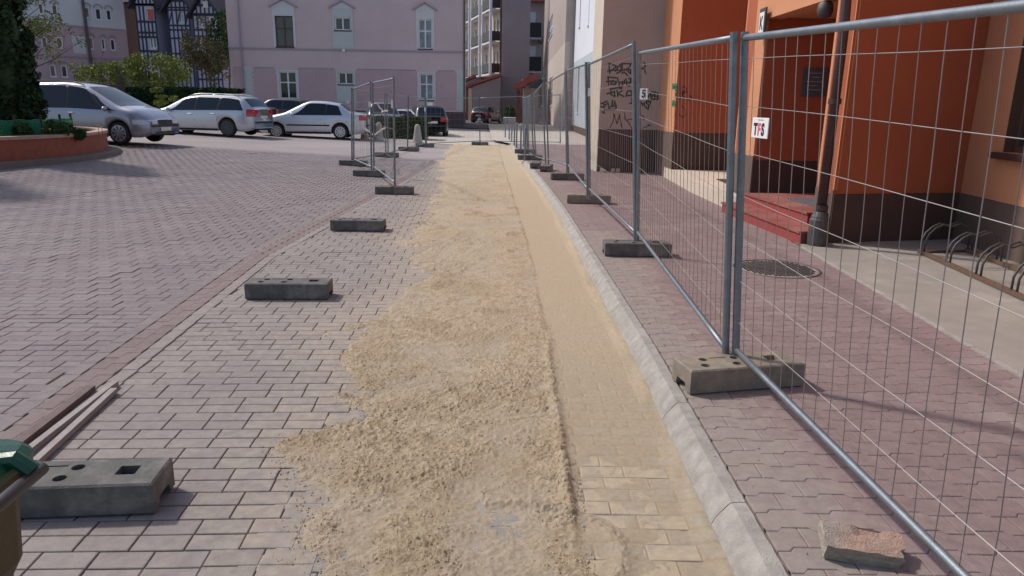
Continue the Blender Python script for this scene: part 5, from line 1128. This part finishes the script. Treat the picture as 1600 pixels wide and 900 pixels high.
q = at(84, 130, 34); t = thing('tree', 'bare branching tree with a few young leaves beside the conifer', 'tree', (q.x, 34, float(rise(q.x, 34)))); b, e = limbs((q.x-1.3, 34, .6), 7.0, 16, 3.0, .10, 21, .8, 6); b.build('trunk', M['bark'], t)
leaves('crown', [(p.x, p.y, p.z, .22) for p in e], 1500, .06, M['leaf_brown'], t, 7)
q = at(20, 100, 40); t = thing('tree', 'leafy treetop behind the conifer at the top left', 'tree', (q.x, 40, .7)); b, e = limbs((q.x, 40, .7), 9, 14, 3.2, .14, 25, .8, 5); b.build('trunk', M['bark'], t); leaves('crown', [(p.x, p.y, p.z, .5) for p in e], 5200, .09, M['leaf_fresh'], t, 9)
def hedge(label, px0, px1, pyt, Y, dep, m_, n, seed, size=.07, sol=.82):
    a_, c_ = at(px0, pyt, Y), at(px1, pyt, Y); z0 = float(rise((a_.x+c_.x)/2, Y)); h = a_.z-z0; t = thing('hedge', label, 'hedge', ((a_.x+c_.x)/2, Y, z0)); r = np.random.default_rng(seed)
    b = MB(); b.box(a_.x+.15, c_.x-.15, Y+.15, Y+dep-.15, z0, z0+h*sol, bev=.1); b.build('inner_mass', M[m_], t)
    f = r.random((n, 3)); side = r.random(n); x = a_.x+(c_.x-a_.x)*f[:, 0]; y = np.where(side < .55, Y+.12*f[:, 1], Y+dep*f[:, 1]); zt = h*(.86+.14*fbm(x*1.3, y*1.3, seed)); z = np.where(side < .55, z0+zt*f[:, 2], z0+zt-.15*f[:, 2]**2)
    c = np.stack([x, y, z], 1); u = r.normal(size=(n, 3)); u /= np.linalg.norm(u, axis=1)[:, None]; w = np.cross(u, r.normal(size=(n, 3))); w /= np.linalg.norm(w, axis=1)[:, None]; s_ = (size*(.6+.8*r.random(n)))[:, None]
    V = np.stack([c-u*s_, c+w*s_*.55, c+u*s_, c-w*s_*.55], 1).reshape(-1, 3)-np.array(parent_origin(t)); link('foliage', fast_mesh('foliage', V, np.arange(4*n).reshape(-1, 4), [M[m_]]), t)
hedge('clipped green hedge between the two concrete bollards behind the fence', 566, 668, 181, 33.2, 1.6, 'leaf_hedge', 9000, 3, .06)
hedge('tall dark hedge along the back of the yard behind the silver estate', 186, 366, 133, 39.5, 1.4, 'leaf_dark', 12000, 5, .10)
hedge('dark hedge behind the people carrier', 40, 192, 140, 38.5, 1.4, 'leaf_dark', 7000, 6, .10)
b = MB(); a_ = at(191, 145, 38); b.tube([(a_.x, 38, .6), (a_.x, 38, at(191, 122, 38).z)], .16, 8); b.beam(at(192, 124, 38), at(180, 103, 38), .10); b.build('fence_post', M['bark'], None, label='brown post with a slanting arm above the people carrier', cat='post')
b = MB(); a_, c_ = at(60, 130, 37.5), at(190, 135, 37.5); b.beam(a_, c_, .10); b.build('fence_rail', M['bark'], None, label='dark rail running behind the people carrier roof', cat='rail')
q = at(797, 182, 69); leaves('shrub', [(q.x, q.y, .9, .55, .5, .6)], 1300, .07, M['leaf_hedge'], None, 31, label='round green shrub in front of the grey end wall', cat='shrub')
b = MB(); a_, c_ = at(786, 190, 68), at(806, 180, 68); b.box(a_.x, c_.x, 67.4, 68.6, 0, .55, bev=.03); b.build('planter_box', M['trim'], None, label='pale planter box under the green shrub in the passage', cat='planter')
# ================================================================== CARS
def smooth_fn(pts, k=.10):
    xs = np.array([p[0] for p in pts]); ys = np.array([p[1] for p in pts]); g = np.linspace(xs[0], xs[-1], 400); y = np.interp(g, xs, ys); n = max(1, int(k/(g[1]-g[0]))); ker = np.hanning(2*n+3); ker /= ker.sum(); yp = np.pad(y, n+1, mode='edge'); yy = np.convolve(yp, ker, 'valid')
    return lambda x: float(np.interp(x, g, yy))
PAINT = {}
def paint(name, col, metal=.55, rough=.32):
    if name not in PAINT: PAINT[name] = mat('paint_'+name, col, rough, .02, 3, metal=metal, coat=.6)
    return PAINT[name]
def car(label, loc, rz, col, L_=4.4, W_=1.74, top=None, belt=None, low=.20, wr=.31, wx=(-1.3, 1.35), xc=.95, xf=.25, xr=-1.9, xt=-1.5, wins=(), seams=(), rimm='rim', roof_rails=False, lamp='corner', scale=1, moulding=True, group='parked cars', tall=.0):
    """x forward. top/belt profiles; xc cowl, xf roof front, xt roof rear, xr foot of the rear window"""
    t = thing('parked_car', label, 'car', loc, rz, group, world=False); ORIG[t.name] = (0, 0, 0); t.scale = (scale,)*3
    topf = smooth_fn(top, .16); bf = smooth_fn(belt, .2); hx = L_/2
    def wf(x): e = max(0, (abs(x)-(hx-.55))/.55); return W_/2*(1-.20*e**2.2)
    def arch(x):
        z = low+(.10*max(0, (abs(x)-(hx-.35))/.35)**2)
        for w in wx:
            r_ = wr+.055
            if abs(x-w) < r_: z = max(z, wr+math.sqrt(r_*r_-(x-w)**2))
        return z
    def sec(x):
        zt = topf(x); zb = min(bf(x), zt-.03); w = wf(x); zl = arch(x); hgt = zt-zb; tum = max(0, hgt-.06)*.36; wt = w-.06-tum
        z2 = max(.46, zl+.05); z3 = max(zb-.10, z2+.03); z1 = max(low+.14, zl+.02)
        return [(w*.90, zl), (w*.985, min(z1, z2-.01)), (w, z2), (w*.99, z3), (w*.955, zb), (wt+.015, zt-.055-min(.03, hgt*.1)), (wt*.90, zt-.012), (wt*.5, zt+.012), (0, zt+.018)]
    xs = sorted(set([-hx, hx]+[round(-hx+i*.06, 3) for i in range(1, int(L_/.06)+1) if -hx+i*.06 < hx]+[w+s_*(wr+.056) for w in wx for s_ in (-1, 1)]+[w+s_*(wr+.02) for w in wx for s_ in (-1, 1)])); S = [sec(x) for x in xs]; k = 9
    b = MB(); P = []
    for x, s_ in zip(xs, S): P += [(x, -y, z) for y, z in s_]+[(x, y, z) for y, z in s_[::-1][1:]]
    kk = 2*k-1; F = [(i*kk+j, i*kk+kk+j, i*kk+kk+j+1, i*kk+j+1) for i in range(len(xs)-1) for j in range(kk-1)]
    F = [f[::-1] for f in F]; F += [tuple(range(kk)), tuple((len(xs)-1)*kk+j for j in range(kk))[::-1]]; b.add(P, F); body = b.build('body', paint(*col), t, smooth=True)
    def side(x, z, d=.006, sg=-1):
        s_ = sec(x); ys = [q[0] for q in s_[:7]]; zs = [q[1] for q in s_[:7]]; return (x, sg*(float(np.interp(z, zs, ys))+d), z)
    def roof(x, y, d=.006):
        s_ = sec(x)[::-1][:5]; ys = [q[0] for q in s_]; zs = [q[1] for q in s_]; z = float(np.interp(abs(y), ys, zs)); e = .02; sl = (topf(x+e)-topf(x-e))/(2*e); n = Vector((-sl, 0, 1)).normalized()*d; return (x+n.x, y, z+n.z)
    # side glass: polygon with bottom/top lines in fractions between belt and roof edge
    def glass(x0b, x0t, x1t, x1b, nm='side_window', lo=.10, hi=.90, par=t):
        for sg in (-1, 1):
            b = MB(); n = 8; P = []
            for i in range(n+1):
                for j in range(5):
                    v = j/4; xa = lerp(x0b, x0t, v); xb = lerp(x1b, x1t, v); x = lerp(xa, xb, i/n); zt = topf(x); zb = bf(x); zz = lerp(zb+.02, zt-.085, v); P.append(side(x, zz, .007, sg))
            F = [(i*5+j, (i+1)*5+j, (i+1)*5+j+1, i*5+j+1) for i in range(n) for j in range(4)]; b.add(P, F if sg < 0 else [f[::-1] for f in F]); b.build(nm, M['carglass'], par, smooth=True)
    for w in wins: glass(*w)
    xa_, xb_ = wins[0], wins[-1]                    # dark band behind the panes: the pillars read black
    for sg in (-1, 1):
        b = MB(); n = 20; P = []
        for i in range(n+1):
            for j in range(5):
                v = j/4; x = lerp(lerp(xa_[0]-.02, xa_[1]-.02, v), lerp(xb_[3]+.04, xb_[2]+.04, v), i/n); P.append(side(x, lerp(bf(x)+.012, topf(x)-.078, v), .0035, sg))
        b.add(P, [(i*5+j, (i+1)*5+j, (i+1)*5+j+1, i*5+j+1) if sg < 0 else (i*5+j+1, (i+1)*5+j+1, (i+1)*5+j, i*5+j) for i in range(n) for j in range(4)]); b.build('pillar_trim', M['trim_black'], t, smooth=True)
    # windscreen and rear window
    for (xa, xb, nm) in ((xf+.04, xc-.05, 'windscreen'), (xr+.06, xt-.03, 'rear_window')):
        b = MB(); P = []; n = 8
        for i in range(n+1):
            x = lerp(xa, xb, i/n); hw = sec(x)[6][0]*1.0-.01
            for j in range(9): P.append(roof(x, lerp(-hw, hw, j/8), .008))
        b.add(P, [(i*9+j, (i+1)*9+j, (i+1)*9+j+1, i*9+j+1) for i in range(n) for j in range(8)]); b.build(nm, M['carglass'], t, smooth=True)
    def strip(pts, w, m_, nm, both=True, d=.008, par=t, vertical=False):
        for sg in ((-1, 1) if both else (-1,)):
            b = MB()
            for i in range(len(pts)-1):
                (xa, za), (xb, zb_) = pts[i], pts[i+1]
                if vertical: b.add([side(xa-w/2, za, d, sg), side(xb-w/2, zb_, d, sg), side(xb+w/2, zb_, d, sg), side(xa+w/2, za, d, sg)], [(0, 1, 2, 3)])
                else: b.add([side(xa, za-w/2, d, sg), side(xb, zb_-w/2, d, sg), side(xb, zb_+w/2, d, sg), side(xa, za+w/2, d, sg)], [(0, 1, 2, 3)])
            b.build(nm, m_, par)
    for x in seams: strip([(x, low+.16), (x, .6), (x, bf(x)-.02)], .012, M['trim_black'], 'door_seam', d=.003, vertical=True)
    if moulding: n = 8; strip([(lerp(wx[0]+wr+.12, wx[1]-wr-.12, i/n), .52) for i in range(n+1)], .055, M['trim_black'], 'side_moulding', d=.012)
    strip([(lerp(wx[0]+wr+.08, wx[1]-wr-.08, i/6), low+.05) for i in range(7)], .07, M['trim_black'], 'sill_shadow_line', d=.004)
    for x in seams[1:]:
        for sg in (-1, 1):
            b = MB(); p = side(x+.16, bf(x)-.12, .012, sg); b.box(p[0]-.08, p[0]+.08, p[1]-.014, p[1]+.014, p[2]-.016, p[2]+.016, bev=.006); b.build('door_handle', paint(*col), t)
    # lamps
    def patch(x0, x1, z0, z1, m_, nm, d=.012, n=6, tp=0):
        for sg in (-1, 1):
            b = MB(); P = []
            for i in range(n+1):
                x = lerp(x0, x1, i/n)
                for j in range(5): P.append(side(x, lerp(z0+tp*(i/n), z1, j/4), d, sg))
            b.add(P, [(i*5+j, (i+1)*5+j, (i+1)*5+j+1, i*5+j+1) for i in range(n) for j in range(4)]); b.build(nm, m_, t, smooth=True)
    zf = topf(hx-.05); zr_ = topf(-hx+.05)
    patch(hx-.44, hx-.01, zf-.15, zf-.02, M['lamp_clear'], 'headlight', .010)
    patch(-hx+.005, -hx+.24, zr_-.28 if zr_ > 1 else zr_-.22, zr_-.02 if zr_ < 1.2 else 1.0, M['lamp_red'], 'tail_light')
    we = wf(hx)*.93
    for sg in (-1, 1): b = MB(); b.box(hx-.01, hx+.012, sg*(we-.17)-.13, sg*(we-.17)+.13, zf-.145, zf-.03, bev=.005); b.build('headlight_face', M['lamp_clear'], t)
    b = MB(); b.box(hx-.01, hx+.010, -.30, .30, zf-.15, zf-.05, bev=.005); b.build('grille', M['trim_black'], t)
    b = MB(); b.box(hx-.04, hx+.016, -we+.02, we-.02, .50, .545, bev=.01); b.box(hx-.02, hx+.012, -we*.7, we*.7, .27, .36, bev=.01); b.build('bumper_trim', M['trim_black'], t)
    b = MB(); b.box(hx+.014, hx+.024, -.26, .26, .38, .49); b.build('number_plate', M['plate'], t)
    for sg in (-1, 1): b = MB(); b.box(-hx-.012, -hx+.01, sg*(we-.12)-.11, sg*(we-.12)+.11, (zr_-.28 if zr_ > 1 else zr_-.22), zr_-.03 if zr_ < 1.2 else 1.0, bev=.005); b.build('tail_light_face', M['lamp_red'], t)
    b = MB(); b.box(-hx-.02, -hx-.01, -.26, .26, .66, .77); b.build('number_plate', M['plate'], t); b = MB(); b.box(-hx-.018, -hx+.04, -we+.02, we-.02, .50, .56, bev=.01); b.build('bumper_trim', M['trim_black'], t)
    # wheels
    for w in wx:
        for sg in (-1, 1):
            yw = W_/2-.11; b = MB(); pr = [(wr-.11, -.09), (wr-.02, -.10), (wr, -.06), (wr, .06), (wr-.02, .10), (wr-.10, .095)]; b.lathe(pr, (w, sg*yw, wr), 24, axis='y'); wh = b.build('wheel', M['rubber'], t, smooth=False)
            b = MB(); ro = wr-.095; yo = sg*(yw+.098)
            b.lathe([(ro+.008, yo*0), (ro+.008, .0)], (w, yo, wr), 20, axis='y') if False else None
            n = 9
            for i in range(n):
                a = 2*math.pi*i/n; da = .20
                b.add([(w+.04*math.cos(a-.5), yo, wr+.04*math.sin(a-.5)), (w+ro*math.cos(a-da), yo, wr+ro*math.sin(a-da)), (w+ro*math.cos(a+da), yo, wr+ro*math.sin(a+da)), (w+.04*math.cos(a+.5), yo, wr+.04*math.sin(a+.5))], [(0, 1, 2, 3) if sg > 0 else (3, 2, 1, 0)])
            for i in range(24):
                a, c_ = 2*math.pi*i/24, 2*math.pi*(i+1)/24; r1_, r2_ = ro-.02, ro+.012
                b.add([(w+r1_*math.cos(a), yo+sg*.003, wr+r1_*math.sin(a)), (w+r2_*math.cos(a), yo+sg*.003, wr+r2_*math.sin(a)), (w+r2_*math.cos(c_), yo+sg*.003, wr+r2_*math.sin(c_)), (w+r1_*math.cos(c_), yo+sg*.003, wr+r1_*math.sin(c_))], [(0, 1, 2, 3)])
            b.lathe([(.05, -.008), (.05, .008)], (w, yo+sg*.004, wr), 12, axis='y'); b.build('rim', M[rimm], wh)
    # floor, arches and mirrors
    b = MB(); b.box(-hx+.3, hx-.3, -W_/2+.16, W_/2-.16, low+.02, low+.12); b.build('underbody', M['dark'], t)
    for w in wx:
        b = MB(); b.box(w-wr-.06, w+wr+.06, -W_/2+.20, W_/2-.20, low+.1, wr*2+.10); b.build('wheel_well', M['dark'], t)
    for sg in (-1, 1):
        x = xc-.38; p = side(x, bf(x)+.05, .09, sg); b = MB(); b.lathe([(.02, -.085), (.065, -.06), (.085, 0), (.065, .06), (.02, .085)], (0, 0, 0), 10); b.v = [(v[0]*.75+p[0], v[2]*1.1+p[1]+sg*.03, v[1]*.85+p[2]) for v in b.v]; b.build('mirror', paint(*col) if not rimm == 'x' else M['trim_black'], t, smooth=True)
    if roof_rails:
        for sg in (-1, 1):
            b = MB(); b.tube([(lerp(xt+.1, xf-.1, i/8), sg*(sec(lerp(xt+.1, xf-.1, i/8))[6][0]+.01), topf(lerp(xt+.1, xf-.1, i/8))+.005+.045*math.sin(math.pi*min(1, max(0, i/8)))**.3) for i in range(9)], .014, 6); b.build('roof_rail', M['trim_black'] if roof_rails == 'black' else M['rim'], t, smooth=True)
    return t
def prof_hatch(L_, h): hx = L_/2; return [(-hx, .92), (-hx+.12, 1.0), (-hx+.5, h-.06), (-hx+1.1, h), (0, h+.01), (.28, h-.03), (.95, 1.0), (1.5, .90), (hx-.2, .78), (hx, .62)]
SILV = ('silver', (.54, .56, .60)); GREY = ('lilac_grey', (.36, .36, .42)); DARK = ('dark_blue', (.015, .02, .035), 0, .3); BLK = ('black', (.012, .012, .014), 0, .3)
# people carrier facing right
zg = lambda x, y: float(rise(x, y))
L_ = 4.64; hx = L_/2
q = at(212, 226, 21.3); mx, my = q.x-hx+.62, q.y+.95
car('silver-lilac people carrier parked beside the planter, nose to the right', (mx, my, zg(mx, my)), R(-7), GREY, L_, 1.81,
    [(-hx, .98), (-hx+.08, 1.2), (-hx+.32, 1.64), (-hx+.9, 1.70), (-.3, 1.72), (.25, 1.66), (.45, 1.60), (1.35, 1.12), (1.52, 1.06), (1.9, .98), (hx-.12, .80), (hx, .66)], [(-hx, .99), (0, .99), (1.3, .94), (1.7, .90), (hx, .62)], .20, .315, (-1.42, 1.42), 1.50, .40, -hx+.02, -hx+.38,
    wins=[(-2.1, -1.95, -1.30, -1.25), (-1.18, -1.23, -.25, -.2), (-.12, -.17, .42, 1.02), (1.08, .64, .66, 1.38)], seams=(1.08, -.16, -1.22), rimm='rim', roof_rails='black', moulding=False)
# silver estate facing left
L_ = 4.70; hx = L_/2; q = at(345, 212, 28.0); ex, ey = q.x-.72, q.y+.95
ex = at(330, 200, 28.6).x-.25; ey = 28.9
car('silver estate car facing left, parked in front of the dark hedge', (ex, ey, zg(ex, ey)-.02), R(170), SILV, L_, 1.76,
    [(-hx, .96), (-hx+.1, 1.06), (-hx+.42, 1.40), (-hx+1.0, 1.47), (-.1, 1.49), (.3, 1.43), (.5, 1.38), (1.22, 1.02), (1.4, .98), (1.9, .88), (hx-.15, .76), (hx, .60)], [(-hx, .94), (-1, .94), (1.2, .90), (1.6, .84), (hx, .58)], .20, .32, (-1.33, 1.38), 1.36, .38, -hx+.06, -hx+.44,
    wins=[(-1.98, -1.78, -1.10, -.98), (-.88, -1.0, -.12, -.06), (0.02, -.04, .42, 1.0)], seams=(1.02, -.02, -.95), rimm='hub_dark', roof_rails='rim', moulding=False, scale=1.02)
# silver saloon facing left
L_ = 4.17; hx = L_/2; q = at(437, 211, 31.0); sx = at(498, 200, 30.6).x-.2; sy = 30.9
car('small silver saloon facing left, partly behind the fence posts', (sx, sy, zg(sx, sy)-.03), R(183), ('pale_silver', (.60, .63, .68)), L_, 1.64,
    [(-hx, .92), (-hx+.12, .98), (-hx+.55, 1.02), (-hx+1.0, 1.34), (-.5, 1.42), (.05, 1.43), (.25, 1.37), (.95, 1.02), (1.1, .96), (1.6, .86), (hx-.12, .74), (hx, .58)], [(-hx, .90), (-1, .90), (.9, .88), (1.3, .84), (hx, .56)], .19, .285, (-1.10, 1.35), 1.08, .14, -hx+.56, -hx+1.02,
    wins=[(-1.18, -1.02, -.62, -.58), (-.52, -.56, .10, .72)], seams=(.82, -.52), rimm='rim', scale=1.05)
# others
x_ = at(427, 190, 33.0); car('black saloon parked behind the silver estate, tail to the right', (x_.x-2.3, 33.4, zg(x_.x, 34)), R(172), BLK, 4.5, 1.74, [(-2.25, .98), (-2.1, 1.08), (-1.65, 1.12), (-1.1, 1.38), (-.3, 1.43), (.2, 1.40), (1.0, 1.0), (1.6, .9), (2.1, .76), (2.25, .6)], [(-2.25, .94), (0, .94), (1.2, .88), (2.25, .56)], wins=[(-1.3, -1.1, -.6, -.58), (-.5, -.52, .1, .7)], seams=(.8, -.5), xc=1.05, xf=.25, xr=-1.65, xt=-1.05, scale=1.0)
x_ = at(462, 185, 39); car('dark grey car standing behind the bonnet of the silver saloon', (x_.x-1.2, 40, zg(x_.x, 40)), R(178), ('dark_grey', (.05, .04, .045), .2, .3), 4.0, 1.65, prof_hatch(4.0, 1.45), [(-2, .92), (1, .9), (2, .56)], wins=[(-1.5, -1.35, -.55, -.5), (-.42, -.46, .15, .75)], seams=(.8, -.45), xc=.98, xf=.3, xr=-1.9, xt=-1.5)
x_ = at(592, 178, 37.5); car('silver hatchback facing the camera behind the hedge', (x_.x, 38.6, 0), R(-75), ('mid_grey', (.30, .32, .36)), 3.9, 1.68, prof_hatch(3.9, 1.58), [(-1.95, .95), (1, .92), (1.95, .6)], wins=[(-1.4, -1.3, -.55, -.5), (-.42, -.46, .15, .75)], seams=(.8, -.45), xc=.98, xf=.3, xr=-1.85, xt=-1.45, scale=1.05)
x_ = at(628, 182, 38.5); car('pale saloon hidden behind the hedge, only its roof showing', (x_.x-.2, 40, 0), R(170), ('pale_grey', (.46, .48, .54)), 4.1, 1.66, prof_hatch(4.1, 1.32), [(-2.05, .9), (1, .88), (2.05, .56)], wins=[(-1.5, -1.35, -.55, -.5), (-.42, -.46, .15, .75)], seams=(.8, -.45), xc=.98, xf=.3, xr=-1.9, xt=-1.5)
x_ = at(664, 190, 37.5); car('dark hatchback at the corner of the pink house behind the hedge', (x_.x-.1, 38.9, 0), R(105), BLK, 4.0, 1.72, prof_hatch(4.0, 1.50), [(-2, .95), (1, .92), (2, .6)], wins=[(-1.5, -1.35, -.55, -.5), (-.42, -.46, .15, .75)], seams=(.8, -.45), xc=.98, xf=.3, xr=-1.9, xt=-1.5, scale=1.04)
x_ = at(762, 190, 64); car('dark blue hatchback parked in the passage by the red lean-to roof', (x_.x-.15, 65.5, .01), R(70), DARK, 3.8, 1.68, prof_hatch(3.8, 1.48), [(-1.9, .95), (1, .92), (1.9, .6)], wins=[(-1.4, -1.3, -.55, -.5), (-.42, -.46, .15, .75)], seams=(.8, -.45), xc=.98, xf=.3, xr=-1.8, xt=-1.4)
